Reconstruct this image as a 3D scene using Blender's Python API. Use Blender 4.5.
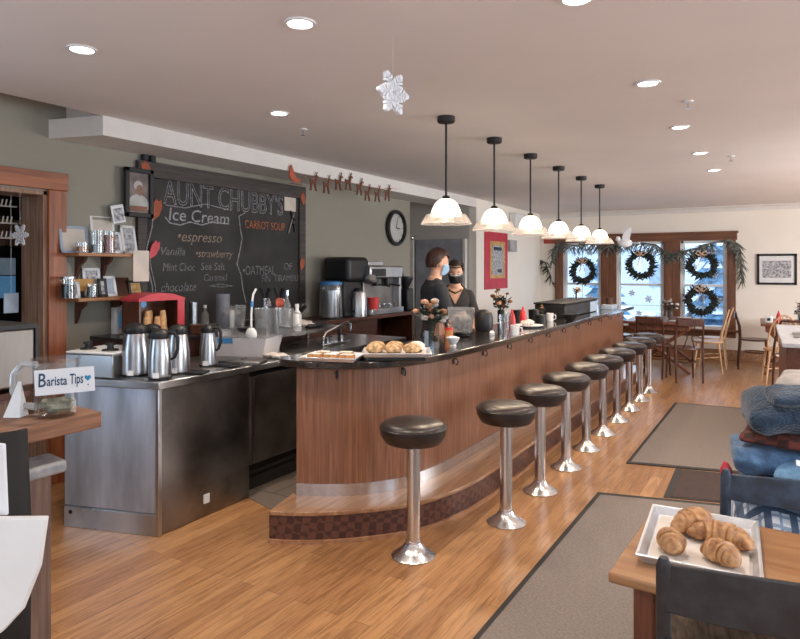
import bpy, math, random
from mathutils import Vector, Matrix, Euler, noise
PI=math.pi; R=math.radians
random.seed(7)
for o in list(bpy.data.objects): bpy.data.objects.remove(o)
S=bpy.context.scene
COL=S.collection
# ---------------------------------------------------------------- camera, world, lights, exposure
F=640.0; HY=267.0; H=1.55
YAW=math.atan(385/640.0); SN,CS=math.sin(YAW),math.cos(YAW)
cd=bpy.data.cameras.new('camera'); cam=bpy.data.objects.new('camera',cd); COL.objects.link(cam)
cam.location=(0,0,H); cam.rotation_euler=(R(90),0,YAW)
cd.sensor_fit='HORIZONTAL'; cd.sensor_width=36; cd.lens=36*F/800
cd.shift_y=-(319.5-HY)/800.0; cd.clip_start=.02; cd.clip_end=200
S.camera=cam
S.view_settings.view_transform='Standard'; S.view_settings.look='None'
S.view_settings.gamma=1; S.view_settings.exposure=0.0
W=bpy.data.worlds.new('sky'); S.world=W; W.use_nodes=True
wn=W.node_tree.nodes; wl=W.node_tree.links
bg=wn['Background']; bg.inputs[0].default_value=(.62,.80,1,1); bg.inputs[1].default_value=2.4
def area(name,loc,rot,sx,sy,power,col):
    l=bpy.data.lights.new(name,'AREA'); l.shape='RECTANGLE'; l.size=sx; l.size_y=sy; l.energy=power; l.color=col
    o=bpy.data.objects.new(name,l); COL.objects.link(o); o.location=loc; o.rotation_euler=rot; return o
# daylight through the front windows behind the camera and through those of the right wall
area('daylight_back',(-.9,-2.55,1.6),(R(-90),0,0),4.2,1.5,140,(.86,.92,1))
area('daylight_left',(-4.72,-.6,1.5),(0,R(-90),0),1.5,2.0,38,(.60,.78,1))
area('daylight_right',(3.45,1.6,1.6),(0,R(90),0),1.5,3.0,95,(.78,.89,1))
area('daylight_right_rear',(3.45,8.0,1.6),(0,R(90),0),1.5,3.6,215,(1,.98,.95))
area('daylight_far',(-2.2,12.2,1.35),(R(90),0,PI),2.9,1.4,22,(.7,.85,1))
DOWN_W=17.5; PEND_W=5.0; SHADE_E=3.2

def w2(r,d): return (-SN*d+CS*r, CS*d+SN*r)
def at(u,v,z):               # point of a horizontal surface
    d=F*(H-z)/(v-HY); x,y=w2((u-400)/F*d,d); return Vector((x,y,z))
def onx(u,v,X):              # point of a wall x = X
    k=-SN+(u-400)/F*CS; d=X/k; x,y=w2((u-400)/F*d,d); return Vector((X,y,H+(HY-v)/F*d))
def ony(u,v,Y):
    k=CS+(u-400)/F*SN; d=Y/k; x,y=w2((u-400)/F*d,d); return Vector((x,Y,H+(HY-v)/F*d))
def dep(p): return -SN*p[0]+CS*p[1]
# ---------------------------------------------------------------- materials
def mat(name,col,rough=.5,metal=0,**k):
    m=bpy.data.materials.new(name); m.use_nodes=True; nt=m.node_tree; b=nt.nodes['Principled BSDF']
    b.inputs['Base Color'].default_value=(*col,1); b.inputs['Roughness'].default_value=rough; b.inputs['Metallic'].default_value=metal
    if 'trans' in k: b.inputs['Transmission Weight'].default_value=k['trans']
    if 'coat' in k: b.inputs['Coat Weight'].default_value=k['coat']; b.inputs['Coat Roughness'].default_value=k.get('cr',.1)
    if 'sheen' in k: b.inputs['Sheen Weight'].default_value=k['sheen']
    if 'sss' in k: b.inputs['Subsurface Weight'].default_value=k['sss']; b.inputs['Subsurface Scale'].default_value=.02
    if 'emit' in k: b.inputs['Emission Color'].default_value=(*k.get('ecol',col),1); b.inputs['Emission Strength'].default_value=k['emit']
    m.diffuse_color=(*col,1)
    v=k.get('vary',.12)
    if v: # procedural variation
        n=nt.nodes; L=nt.links
        tc=n.new('ShaderNodeTexCoord'); mp=n.new('ShaderNodeMapping'); mp.inputs['Scale'].default_value=k.get('stretch',(1,1,1))
        L.new(tc.outputs['Object'],mp.inputs[0])
        no=n.new('ShaderNodeTexNoise'); no.inputs['Scale'].default_value=k.get('scale',6); no.inputs['Detail'].default_value=4
        L.new(mp.outputs[0],no.inputs['Vector'])
        rp=n.new('ShaderNodeValToRGB')
        c2=k.get('col2',tuple(max(0,c*(1-v*2)) for c in col)); 
        c1=tuple(min(1,c*(1+v)) for c in col) if 'col2' not in k else col
        rp.color_ramp.elements[0].position=.35; rp.color_ramp.elements[1].position=.65
        rp.color_ramp.elements[0].color=(*c2,1); rp.color_ramp.elements[1].color=(*c1,1)
        L.new(no.outputs['Fac'],rp.inputs[0]); L.new(rp.outputs[0],b.inputs['Base Color'])
        if k.get('bump'):
            bp=n.new('ShaderNodeBump'); bp.inputs['Strength'].default_value=k['bump']; bp.inputs['Distance'].default_value=k.get('bd',.01)
            if 'bscale' in k:
                n2=n.new('ShaderNodeTexNoise'); n2.inputs['Scale'].default_value=k['bscale']; L.new(mp.outputs[0],n2.inputs['Vector']); L.new(n2.outputs['Fac'],bp.inputs['Height'])
            else: L.new(no.outputs['Fac'],bp.inputs['Height'])
            L.new(bp.outputs[0],b.inputs['Normal'])
        if k.get('rvary'):
            mr=n.new('ShaderNodeMapRange'); mr.inputs['To Min'].default_value=max(.02,rough-k['rvary']); mr.inputs['To Max'].default_value=rough+k['rvary']
            L.new(no.outputs['Fac'],mr.inputs[0]); L.new(mr.outputs[0],b.inputs['Roughness'])
    return m
def wood(name,c1,c2,axis='Z',scale=5,rough=.4,coat=0,ratio=12):
    """grain stretched along an axis"""
    st=[ratio,ratio,ratio]; st['XYZ'.index(axis)]=.8
    m=mat(name,c1,rough,vary=.1,col2=c2,scale=scale,stretch=st,coat=coat,bump=.08,rvary=.06)
    nt=m.node_tree; n=nt.nodes; L=nt.links
    wv=n.new('ShaderNodeTexNoise'); wv.inputs['Scale'].default_value=scale*.35; wv.inputs['Distortion'].default_value=1.5
    mp=[x for x in n if x.type=='MAPPING'][0]; L.new(mp.outputs[0],wv.inputs['Vector'])
    mx=n.new('ShaderNodeMix'); mx.data_type='RGBA'; mx.blend_type='MULTIPLY'; mx.inputs[0].default_value=.45
    rp=[x for x in n if x.type=='VALTORGB'][0]; r2=n.new('ShaderNodeValToRGB')
    r2.color_ramp.elements[0].position=.4; r2.color_ramp.elements[0].color=(.55,.5,.45,1); r2.color_ramp.elements[1].position=.6
    L.new(wv.outputs['Fac'],r2.inputs[0]); L.new(rp.outputs[0],mx.inputs[6]); L.new(r2.outputs[0],mx.inputs[7])
    L.new(mx.outputs[2],n['Principled BSDF'].inputs['Base Color']); return m
def planks(name,c1,c2,c3,bw,rh,mort=.003,rough=.3,rot=90,grain=True):
    m=bpy.data.materials.new(name); m.use_nodes=True; n=m.node_tree.nodes; L=m.node_tree.links; b=n['Principled BSDF']
    tc=n.new('ShaderNodeTexCoord'); mp=n.new('ShaderNodeMapping'); mp.inputs['Rotation'].default_value=(0,0,R(rot)); L.new(tc.outputs['Object'],mp.inputs[0])
    br=n.new('ShaderNodeTexBrick'); br.offset=.37; br.inputs['Scale'].default_value=1; br.inputs['Brick Width'].default_value=bw; br.inputs['Row Height'].default_value=rh
    br.inputs['Mortar Size'].default_value=mort; br.inputs['Mortar Smooth'].default_value=.3; br.inputs['Bias'].default_value=-.1
    br.inputs['Color1'].default_value=(*c1,1); br.inputs['Color2'].default_value=(*c2,1); br.inputs['Mortar'].default_value=(*c3,1)
    L.new(mp.outputs[0],br.inputs['Vector'])
    out=br.outputs['Color']
    if grain:
        m2=n.new('ShaderNodeMapping'); m2.inputs['Scale'].default_value=(1.2,16,1); L.new(mp.outputs[0],m2.inputs[0])
        no=n.new('ShaderNodeTexNoise'); no.inputs['Scale'].default_value=3; no.inputs['Detail'].default_value=6; no.inputs['Distortion'].default_value=1.2; L.new(m2.outputs[0],no.inputs['Vector'])
        rp=n.new('ShaderNodeValToRGB'); rp.color_ramp.elements[0].position=.36; rp.color_ramp.elements[0].color=(.62,.55,.48,1); rp.color_ramp.elements[1].position=.56; rp.color_ramp.elements[1].color=(1.06,1.03,1,1)
        L.new(no.outputs['Fac'],rp.inputs[0]); mx=n.new('ShaderNodeMix'); mx.data_type='RGBA'; mx.blend_type='MULTIPLY'; mx.inputs[0].default_value=.8
        L.new(out,mx.inputs[6]); L.new(rp.outputs[0],mx.inputs[7]); out=mx.outputs[2]
    L.new(out,b.inputs['Base Color']); b.inputs['Roughness'].default_value=rough
    bp=n.new('ShaderNodeBump'); bp.inputs['Strength'].default_value=.15; bp.inputs['Distance'].default_value=.002; bp.invert=True; L.new(br.outputs['Fac'],bp.inputs['Height']); L.new(bp.outputs[0],b.inputs['Normal'])
    return m
def thin_glass(name,tint=(1,1,1),refl=.12,rough=.02,milk=0):
    m=bpy.data.materials.new(name); m.use_nodes=True; n=m.node_tree.nodes; L=m.node_tree.links
    n.remove(n['Principled BSDF']); o=n['Material Output']
    t=n.new('ShaderNodeBsdfTransparent'); t.inputs[0].default_value=(*tint,1); g=n.new('ShaderNodeBsdfGlossy'); g.inputs['Roughness'].default_value=rough
    fr=n.new('ShaderNodeLayerWeight'); fr.inputs[0].default_value=.35
    ma=n.new('ShaderNodeMath'); ma.operation='MULTIPLY_ADD'; ma.inputs[1].default_value=.38; ma.inputs[2].default_value=refl; ma.use_clamp=True
    L.new(fr.outputs['Facing'],ma.inputs[0])
    mx=n.new('ShaderNodeMixShader'); L.new(ma.outputs[0],mx.inputs[0]); L.new(t.outputs[0],mx.inputs[1]); L.new(g.outputs[0],mx.inputs[2]); out=mx.outputs[0]
    if milk:
        df=n.new('ShaderNodeBsdfDiffuse'); df.inputs[0].default_value=(.62,.62,.62,1); m3=n.new('ShaderNodeMixShader'); m3.inputs[0].default_value=milk; L.new(out,m3.inputs[1]); L.new(df.outputs[0],m3.inputs[2]); out=m3.outputs[0]
    L.new(out,o.inputs[0]); return m
def emis(name,col,s):
    m=bpy.data.materials.new(name); m.use_nodes=True; n=m.node_tree.nodes; L=m.node_tree.links
    b=n['Principled BSDF']; b.inputs['Base Color'].default_value=(*col,1); b.inputs['Emission Color'].default_value=(*col,1); b.inputs['Emission Strength'].default_value=s; return m
def checker(name,c1,c2,scale,rough=.6,skew=True,c3=None):
    m=mat(name,c1,rough,vary=0); n=m.node_tree.nodes; L=m.node_tree.links
    tc=n.new('ShaderNodeTexCoord'); mp=n.new('ShaderNodeMapping'); L.new(tc.outputs['Object'],mp.inputs[0])
    if skew: mp.inputs['Rotation'].default_value=(R(30),R(20),R(45))
    ck=n.new('ShaderNodeTexChecker'); ck.inputs['Scale'].default_value=scale; ck.inputs[1].default_value=(*c1,1); ck.inputs[2].default_value=(*c2,1)
    no=n.new('ShaderNodeTexNoise'); no.inputs['Scale'].default_value=scale*1.3
    va=n.new('ShaderNodeVectorMath'); va.operation='SCALE'; va.inputs[3].default_value=.6/scale; L.new(no.outputs['Color'],va.inputs[0])
    ad=n.new('ShaderNodeVectorMath'); L.new(mp.outputs[0],ad.inputs[0]); L.new(va.outputs[0],ad.inputs[1]); L.new(ad.outputs[0],ck.inputs[0])
    L.new(ck.outputs[0],n['Principled BSDF'].inputs['Base Color']); return m
M={}
M['ceil']=mat('ceiling_paint',(.80,.745,.72),.8,vary=.02,scale=1)
M['trimw']=mat('white_trim_paint',(.74,.71,.68),.6,vary=.02)
M['green']=mat('sage_wall_paint',(.30,.28,.23),.7,vary=.03,scale=1)
M['cream']=mat('cream_wall_paint',(.88,.82,.74),.7,vary=.02,scale=1)
M['greyw']=mat('grey_wall_paint',(.56,.53,.49),.7,vary=.03,scale=1)
M['floor']=planks('oak_floor_planks',(.33,.165,.072),(.45,.245,.11),(.14,.065,.035),1.15,.085,.0014,.3)
M['tile']=planks('grey_floor_tiles',(.15,.12,.10),(.20,.165,.14),(.06,.05,.045),.3,.3,.006,.5,0,False)
M['casing']=wood('window_casing_wood',(.235,.10,.05),(.15,.06,.03),'Z',3,.45)
M['casingh']=wood('window_head_wood',(.235,.10,.05),(.15,.06,.03),'X',3,.45)
M['doorw']=wood('red_door_casing_wood',(.42,.14,.06),(.26,.075,.03),'Z',3,.45)
M['doorh']=wood('red_door_head_wood',(.42,.14,.06),(.26,.075,.03),'Y',3,.45)
M['jamb']=wood('weathered_jamb_wood',(.42,.27,.19),(.28,.15,.09),'Z',4,.6)
M['panel']=wood('bar_panel_plywood',(.30,.135,.075),(.19,.08,.043),'Z',4,.4,.15,ratio=20)
M['step']=wood('step_oak',(.45,.25,.13),(.32,.16,.08),'Y',4,.3,.3)
M['riser']=checker('houndstooth_riser',(.13,.05,.032),(.06,.022,.016),24,.5)
M['nosing']=wood('step_moulding_wood',(.48,.25,.13),(.34,.16,.08),'Y',4,.4)
M['slab']=mat('black_counter_top',(.026,.019,.017),.15,vary=.1,coat=.5,scale=40)
M['slabedge']=mat('black_counter_edge',(.02,.017,.018),.3,vary=.1)
M['steel']=mat('brushed_steel',(.52,.53,.55),.3,1,vary=.12,scale=3,stretch=(1,1,.6),rvary=.1)
M['steelz']=mat('brushed_steel_panel',(.60,.66,.76),.5,.9,vary=.2,scale=2.2,stretch=(2.5,2.5,.5),rvary=.12,bump=.15,bd=.01)
M['steelm']=mat('mid_steel_panel',(.27,.25,.235),.4,.9,vary=.2,scale=2,stretch=(1,2,.5))
M['steeld']=mat('dark_steel_panel',(.30,.28,.27),.38,1,vary=.2,scale=3,rvary=.1,bump=.1,bd=.01)
M['chrome']=mat('chrome',(.72,.73,.76),.12,1,vary=.03)
M['brush']=mat('satin_chrome',(.66,.66,.68),.24,1,vary=.05,scale=30,stretch=(1,1,.05))
M['vinyl']=mat('black_vinyl',(.030,.020,.018),.33,vary=.2,scale=14,bump=.12,bd=.01)
M['piping']=mat('vinyl_piping',(.02,.014,.012),.35,vary=.1)
M['black']=mat('black_plastic',(.010,.010,.011),.45,vary=.1)
M['blackm']=mat('matte_black_metal',(.012,.011,.012),.55,vary=.1)
M['dark']=mat('dark_void',(.012,.010,.010),.8,vary=.1)
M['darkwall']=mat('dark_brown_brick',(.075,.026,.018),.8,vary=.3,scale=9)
M['rug']=mat('grey_brown_carpet',(.20,.165,.145),.95,vary=.1,scale=90,bump=.6,bd=.006)
M['rugedge']=mat('black_rubber_edge',(.018,.015,.014),.7,vary=.1)
M['mat2']=mat('dark_brown_mat',(.055,.032,.026),.95,vary=.15,scale=90,bump=.4)
M['chalk']=mat('chalkboard',(.035,.031,.031),.7,vary=.25,scale=2.5)
M['cframe']=wood('charcoal_board_frame',(.075,.06,.055),(.035,.028,.026),'Y',5,.6)
M['chalkw']=mat('white_chalk',(.42,.41,.43),.9,vary=.25,scale=60)
M['chalkb']=mat('pale_grey_chalk',(.22,.21,.22),.9,vary=.3,scale=60)
M['chalko']=mat('orange_chalk',(.45,.15,.06),.9,vary=.25,scale=60)
M['chalky']=mat('cream_chalk',(.33,.26,.19),.9,vary=.25,scale=60)
M['white']=mat('white_plastic',(.78,.78,.78),.35,vary=.02)
M['paper']=mat('white_paper',(.80,.81,.84),.8,vary=.03)
M['cream2']=mat('cream_card',(.70,.62,.54),.8,vary=.05)
M['red']=mat('red_card',(.62,.05,.07),.5,vary=.08)
M['crim']=mat('crimson_poster',(.55,.03,.06),.6,vary=.08)
M['gold']=mat('gold_paper',(.60,.36,.12),.6,vary=.2,scale=30)
M['orange']=mat('orange_paper',(.42,.10,.045),.7,vary=.1)
M['print']=mat('grey_print',(.62,.62,.64),.7,vary=.3,scale=35,col2=(.16,.17,.2))
M['blue']=mat('blue_plastic',(.05,.24,.55),.4,vary=.1)
M['bluel']=mat('pale_blue_frame',(.38,.46,.56),.5,vary=.08)
M['shelf']=wood('pine_shelf_wood',(.46,.22,.09),(.33,.14,.06),'Y',4,.5)
M['bracket']=wood('dark_bracket_wood',(.13,.05,.03),(.07,.028,.018),'Z',4,.5)
M['rust']=wood('rustic_bar_board',(.30,.14,.07),(.18,.075,.035),'Y',5,.6)
M['greywood']=wood('weathered_grey_wood',(.20,.115,.08),(.12,.07,.055),'Z',5,.7)
M['stone']=mat('grey_stone',(.36,.34,.33),.5,vary=.2,scale=25,col2=(.2,.2,.21),bump=.3)
M['brownd']=wood('dark_brown_wood',(.10,.035,.02),(.05,.018,.012),'Z',4,.35)
M['brownh']=wood('dark_brown_wood_flat',(.15,.055,.03),(.085,.03,.018),'Y',4,.35)
M['table']=wood('honey_table_wood',(.50,.27,.12),(.40,.19,.08),'X',3,.35,.3,ratio=9)
M['tleg']=wood('table_leg_wood',(.24,.085,.04),(.14,.045,.022),'Z',4,.4)
M['bluew']=mat('worn_blue_paint',(.045,.075,.12),.5,vary=.2,scale=22,col2=(.028,.036,.055),bump=.2)
M['blackw']=mat('worn_black_paint',(.035,.035,.04),.45,vary=.2,scale=22,col2=(.022,.020,.022),bump=.2)
M['rush']=mat('woven_rush',(.25,.19,.14),.9,vary=.25,scale=60,bump=.8,stretch=(1,.2,1))
M['lightw']=wood('light_windsor_wood',(.66,.42,.24),(.50,.30,.16),'Z',5,.45)
M['alu']=mat('aluminium_tray',(.74,.76,.80),.42,.8,vary=.06,scale=12,rvary=.08)
M['parch']=mat('parchment_paper',(.74,.69,.64),.7,vary=.08,scale=9)
M['crois']=mat('croissant_crust',(.62,.35,.155),.5,vary=.2,scale=34,col2=(.27,.10,.035),bump=.7,bd=.008,stretch=(1,1,1),coat=.15,cr=.35)
M['muff']=mat('muffin_crumb',(.68,.43,.22),.8,vary=.3,scale=40,bump=1,bd=.01)
M['bar']=mat('oat_bar',(.46,.22,.08),.8,vary=.3,scale=45,bump=.8)
M['icing']=mat('sugar_icing',(.8,.72,.62),.6,vary=.1,scale=30)
M['cone']=mat('wafer_cone',(.72,.42,.20),.7,vary=.15,scale=40)
M['glass']=thin_glass('clear_glass',(.93,.95,.96),.04)
M['glassf']=thin_glass('foggy_plastic',(.84,.85,.86),.06,.15,.13)
M['pane']=thin_glass('window_glass',(.97,.98,1),.03)
M['amber']=mat('amber_liquid',(.55,.22,.07),.2,vary=.1)
M['shade']=emis('lit_lamp_glass',(1,.83,.62),SHADE_E)
M['rim']=None
M['led']=emis('led_lens',(1,.96,.9),14)
M['skin']=mat('skin',(.60,.34,.24),.5,vary=.05,sss=.1)
M['hairr']=mat('auburn_hair',(.055,.018,.011),.55,vary=.3,scale=50,bump=.6,stretch=(1,1,.2))
M['haird']=mat('dark_hair',(.028,.015,.012),.5,vary=.3,scale=50,bump=.6)
M['navy']=mat('dark_navy_cotton',(.018,.021,.028),.9,vary=.15,scale=30)
M['char']=mat('charcoal_cotton',(.024,.022,.024),.9,vary=.15,scale=30)
M['trous']=mat('black_trousers',(.02,.02,.025),.9,vary=.1)
M['maskb']=mat('blue_mask_fabric',(.28,.45,.65),.8,vary=.05)
M['maskk']=mat('black_mask_fabric',(.012,.012,.014),.8,vary=.05)
M['jean']=mat('blue_denim',(.10,.19,.33),.9,vary=.2,scale=18,col2=(.05,.10,.19),bump=.5,sheen=.2,bscale=60)
M['jeanl']=mat('light_blue_denim',(.17,.33,.52),.9,vary=.15,scale=18,bump=.5,bscale=60)
M['knit']=mat('navy_knit',(.018,.040,.075),.95,vary=.2,scale=30,bump=.9,bscale=90,sheen=.3)
M['beige']=mat('beige_fleece',(.48,.42,.38),.95,vary=.1,scale=20,bump=.6,sheen=.3)
M['flan']=checker('red_flannel',(.13,.03,.02),(.04,.015,.012),28,.9,False)
M['plaid']=None
M['leaf']=mat('dark_green_leaf',(.035,.05,.03),.6,vary=.3)
M['pine']=mat('pine_needles',(.022,.030,.026),.8,vary=.3,scale=20)
M['garl']=mat('frosted_garland',(.17,.18,.155),.8,vary=.3,scale=20)
M['snow']=mat('snow',(.85,.9,.97),.8,vary=.05)
M['spruce']=mat('blue_spruce',(.13,.25,.38),.9,vary=.3)
M['house']=mat('pale_house_siding',(.7,.75,.8),.8,vary=.05)
M['flakew']=mat('white_foam_flake',(.78,.80,.84),.6,vary=.03)
M['ribbon']=mat('burlap_ribbon',(.68,.48,.36),.8,vary=.2,scale=30)
M['petw']=mat('white_petals',(.72,.66,.62),.7,vary=.1)
M['petp']=mat('peach_petals',(.62,.33,.2),.7,vary=.2)
M['petb']=mat('bronze_petals',(.36,.16,.07),.7,vary=.3)
M['deer']=mat('brown_felt',(.16,.06,.035),.9,vary=.1)
M['ketch']=mat('ketchup_red',(.6,.02,.025),.35,vary=.05)
M['cloth']=mat('white_terry_cloth',(.66,.60,.56),.95,vary=.1,scale=30,bump=.5)
def rim_mat():
    m=bpy.data.materials.new('ribbed_glass_skirt'); m.use_nodes=True; n=m.node_tree.nodes; L=m.node_tree.links
    b=n['Principled BSDF']; b.inputs['Base Color'].default_value=(.95,.92,.88,1); b.inputs['Roughness'].default_value=.25; b.inputs['Transmission Weight'].default_value=.55
    t=n.new('ShaderNodeBsdfTransparent'); mx=n.new('ShaderNodeMixShader'); mx.inputs[0].default_value=.5
    tr=n.new('ShaderNodeBsdfTranslucent'); tr.inputs[0].default_value=(1,.93,.86,1); m2=n.new('ShaderNodeMixShader'); m2.inputs[0].default_value=.5
    L.new(b.outputs[0],m2.inputs[1]); L.new(tr.outputs[0],m2.inputs[2]); L.new(t.outputs[0],mx.inputs[1]); L.new(m2.outputs[0],mx.inputs[2]); L.new(mx.outputs[0],n['Material Output'].inputs[0]); return m
M['rim']=rim_mat()
def plaid_mat():
    m=mat('blue_white_plaid',(.6,.65,.72),.9,vary=0); n=m.node_tree.nodes; L=m.node_tree.links
    tc=n.new('ShaderNodeTexCoord'); cols=None
    prev=None
    for ax,sc,c in (('X',60,(.25,.35,.5,1)),('Y',60,(.3,.38,.5,1)),('X',24,(.08,.12,.2,1)),('Y',24,(.08,.12,.2,1))):
        w=n.new('ShaderNodeTexWave'); w.bands_direction=ax; w.inputs['Scale'].default_value=sc/6; L.new(tc.outputs['Object'],w.inputs[0])
        g=n.new('ShaderNodeMath'); g.operation='GREATER_THAN'; g.inputs[1].default_value=.82; L.new(w.outputs['Fac'],g.inputs[0])
        mx=n.new('ShaderNodeMix'); mx.data_type='RGBA'; mx.inputs[7].default_value=c
        if prev is None: mx.inputs[6].default_value=(.68,.72,.78,1)
        else: L.new(prev,mx.inputs[6])
        L.new(g.outputs[0],mx.inputs[0]); prev=mx.outputs[2]
    L.new(prev,n['Principled BSDF'].inputs['Base Color']); return m
M['plaid']=plaid_mat()
# ---------------------------------------------------------------- mesh helpers
class MB:
    def __init__(s): s.v=[]; s.f=[]
    def add(s,vs,fs,mx=None):
        b=len(s.v); s.v+= [ (mx@Vector(p)) if mx else Vector(p) for p in vs]; s.f+=[tuple(i+b for i in f) for f in fs]; return s
    def box(s,x0,x1,y0,y1,z0,z1,mx=None):
        vs=[(x,y,z) for z in (z0,z1) for y in (y0,y1) for x in (x0,x1)]
        return s.add(vs,[(0,2,3,1),(4,5,7,6),(0,1,5,4),(2,6,7,3),(0,4,6,2),(1,3,7,5)],mx)
    def prism(s,pts,z0,z1,mx=None):
        n=len(pts); a=sum(pts[i][0]*pts[(i+1)%n][1]-pts[(i+1)%n][0]*pts[i][1] for i in range(n))
        if a<0: pts=pts[::-1]
        vs=[(p[0],p[1],z0) for p in pts]+[(p[0],p[1],z1) for p in pts]
        return s.add(vs,[tuple(range(n-1,-1,-1)),tuple(range(n,2*n))]+[(i,(i+1)%n,n+(i+1)%n,n+i) for i in range(n)],mx)
    def lathe(s,prof,n=24,mx=None,wave=None,cap=True):
        vs=[];fs=[];m=len(prof)
        for r,z in prof:
            for k in range(n):
                a=2*PI*k/n; rr=r*(1+(wave(a,z) if wave else 0)); vs.append((rr*math.cos(a),rr*math.sin(a),z))
        for i in range(m-1):
            for k in range(n): fs.append((i*n+k,i*n+(k+1)%n,(i+1)*n+(k+1)%n,(i+1)*n+k))
        if cap and prof[0][0]>1e-5: fs.append(tuple(range(n-1,-1,-1)))
        if cap and prof[-1][0]>1e-5: fs.append(tuple((m-1)*n+k for k in range(n)))
        return s.add(vs,fs,mx)
    def cyl(s,r,z0,z1,n=20,mx=None): return s.lathe([(r,z0),(r,z1)],n,mx)
    def ball(s,c,rx,ry=None,rz=None,n=14,m=8,mx=None,ns=0,nf=8):
        ry=ry or rx; rz=rz or rx; vs=[];fs=[]
        for i in range(m+1):
            t=PI*i/m
            for k in range(n):
                a=2*PI*k/n; d=Vector((math.sin(t)*math.cos(a),math.sin(t)*math.sin(a),-math.cos(t)))
                q=1+(ns*noise.noise(d*nf*.3+Vector(c)*9) if ns else 0)
                vs.append((c[0]+rx*d.x*q,c[1]+ry*d.y*q,c[2]+rz*d.z*q))
        for i in range(m):
            for k in range(n): fs.append((i*n+k,i*n+(k+1)%n,(i+1)*n+(k+1)%n,(i+1)*n+k))
        return s.add(vs,fs,mx)
    def tube(s,path,r,n=8,mx=None,closed=False,sy=1):
        path=[Vector(p) for p in path]; N=len(path); vs=[];fs=[]
        rs=r if isinstance(r,(list,tuple)) else [r]*N
        t0=(path[1]-path[0]).normalized(); up=Vector((0,0,1)) if abs(t0.z)<.9 else Vector((1,0,0))
        nn=(up-t0*up.dot(t0)).normalized()
        for i,p in enumerate(path):
            if closed: t=(path[(i+1)%N]-path[i-1]).normalized()
            else: t=(path[min(i+1,N-1)]-path[max(i-1,0)]).normalized()
            nn=(nn-t*nn.dot(t)).normalized(); bb=t.cross(nn)
            for k in range(n):
                a=2*PI*k/n; vs.append(p+nn*math.cos(a)*rs[i]*sy+bb*math.sin(a)*rs[i])
        for i in range(N if closed else N-1):
            j=(i+1)%N
            for k in range(n): fs.append((i*n+k,i*n+(k+1)%n,j*n+(k+1)%n,j*n+k))
        if not closed: fs.append(tuple(range(n-1,-1,-1))); fs.append(tuple((N-1)*n+k for k in range(n)))
        return s.add(vs,fs,mx)
    def beam(s,a,b,w,h,up=(0,0,1),mx=None):
        a=Vector(a);b=Vector(b);t=(b-a).normalized();u=Vector(up);x=t.cross(u).normalized();u=x.cross(t).normalized()
        vs=[p+x*(i*w/2)+u*(j*h/2) for p in (a,b) for (i,j) in ((-1,-1),(1,-1),(1,1),(-1,1))]
        return s.add(vs,[(0,1,2,3),(7,6,5,4),(0,4,5,1),(1,5,6,2),(2,6,7,3),(3,7,4,0)],mx)
    def sheet(s,pts,faces,t=.002,mx=None): # two-sided thin slab
        return s.add(pts,faces,mx)
    def build(s,name,m,parent=None,loc=(0,0,0),rz=0,bevel=0,seg=2,smooth=True,sub=0,ang=35):
        me=bpy.data.meshes.new(name); me.from_pydata([tuple(v) for v in s.v],[],s.f); me.validate(); me.update()
        me.materials.append(M[m] if isinstance(m,str) else m)
        if smooth:
            for p in me.polygons: p.use_smooth=True
            me.set_sharp_from_angle(angle=R(ang))
        o=bpy.data.objects.new(name,me); COL.objects.link(o); o.location=loc; o.rotation_euler=(0,0,rz)
        if parent: o.parent=parent
        if bevel:
            b=o.modifiers.new('bevel','BEVEL'); b.width=bevel; b.segments=seg; b.limit_method='ANGLE'; b.harden_normals=False
        if sub:
            b=o.modifiers.new('sub','SUBSURF'); b.levels=sub; b.render_levels=sub
        return o
def T(name,label,cat,loc=(0,0,0),rz=0,group=None):
    o=bpy.data.objects.new(name,None); COL.objects.link(o); o.location=loc; o.rotation_euler=(0,0,rz); o.empty_display_size=.05
    o['label']=label;o['category']=cat
    if group:o['group']=group
    return o
def tag(o,label,cat,group=None):
    o['label']=label;o['category']=cat
    if group:o['group']=group
    return o
def ST(name):
    o=bpy.data.objects.new(name,None); COL.objects.link(o); o['kind']='structure'; return o
def struct(o): o['kind']='structure'; return o
def kids(o): return [c for c in bpy.data.objects if c.parent==o]
def dup(o,loc,rz=None,label=None,parent=None):
    c=o.copy(); COL.objects.link(c)
    if parent: c.parent=parent
    else:
        c.location=loc
        if rz is not None: c.rotation_euler=(0,0,rz)
        if label: c['label']=label
    for ch in kids(o):
        if ch.name!=c.name: dup(ch,None,parent=c)
    return c
def rotm(loc=(0,0,0),e=(0,0,0),s=(1,1,1)):
    return Matrix.Translation(loc)@Euler([R(a) for a in e]).to_matrix().to_4x4()@Matrix.Diagonal((*s,1))
WALLX=Matrix(((0,0,1),(1,0,0),(0,1,0))).to_4x4()      # local x -> world y, y -> z, z -> x
def textobj(name,txt,size,m,parent,mx,outline=False,bev=0,ext=.0006,shear=0,space=1,width=None):
    c=bpy.data.curves.new(name,'FONT'); c.body=txt; c.size=size; c.shear=shear; c.space_character=space; c.resolution_u=3
    if outline: c.fill_mode='NONE'; c.bevel_depth=bev; c.bevel_resolution=0
    else: c.extrude=ext; c.offset=bev
    t=bpy.data.objects.new(name,c); COL.objects.link(t); bpy.context.view_layer.update()
    dg=bpy.context.evaluated_depsgraph_get(); me=bpy.data.meshes.new_from_object(t.evaluated_get(dg)); bpy.data.objects.remove(t)
    if width:
        xs=[v.co.x for v in me.vertices]; k=width/(max(xs)-min(xs)); x0=min(xs)
        for v in me.vertices: v.co.x=(v.co.x-x0)*k
    me.transform(mx); me.materials.clear(); me.materials.append(M[m]); me.name=name
    o=bpy.data.objects.new(name,me); COL.objects.link(o); 
    if parent:o.parent=parent
    return o
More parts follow.
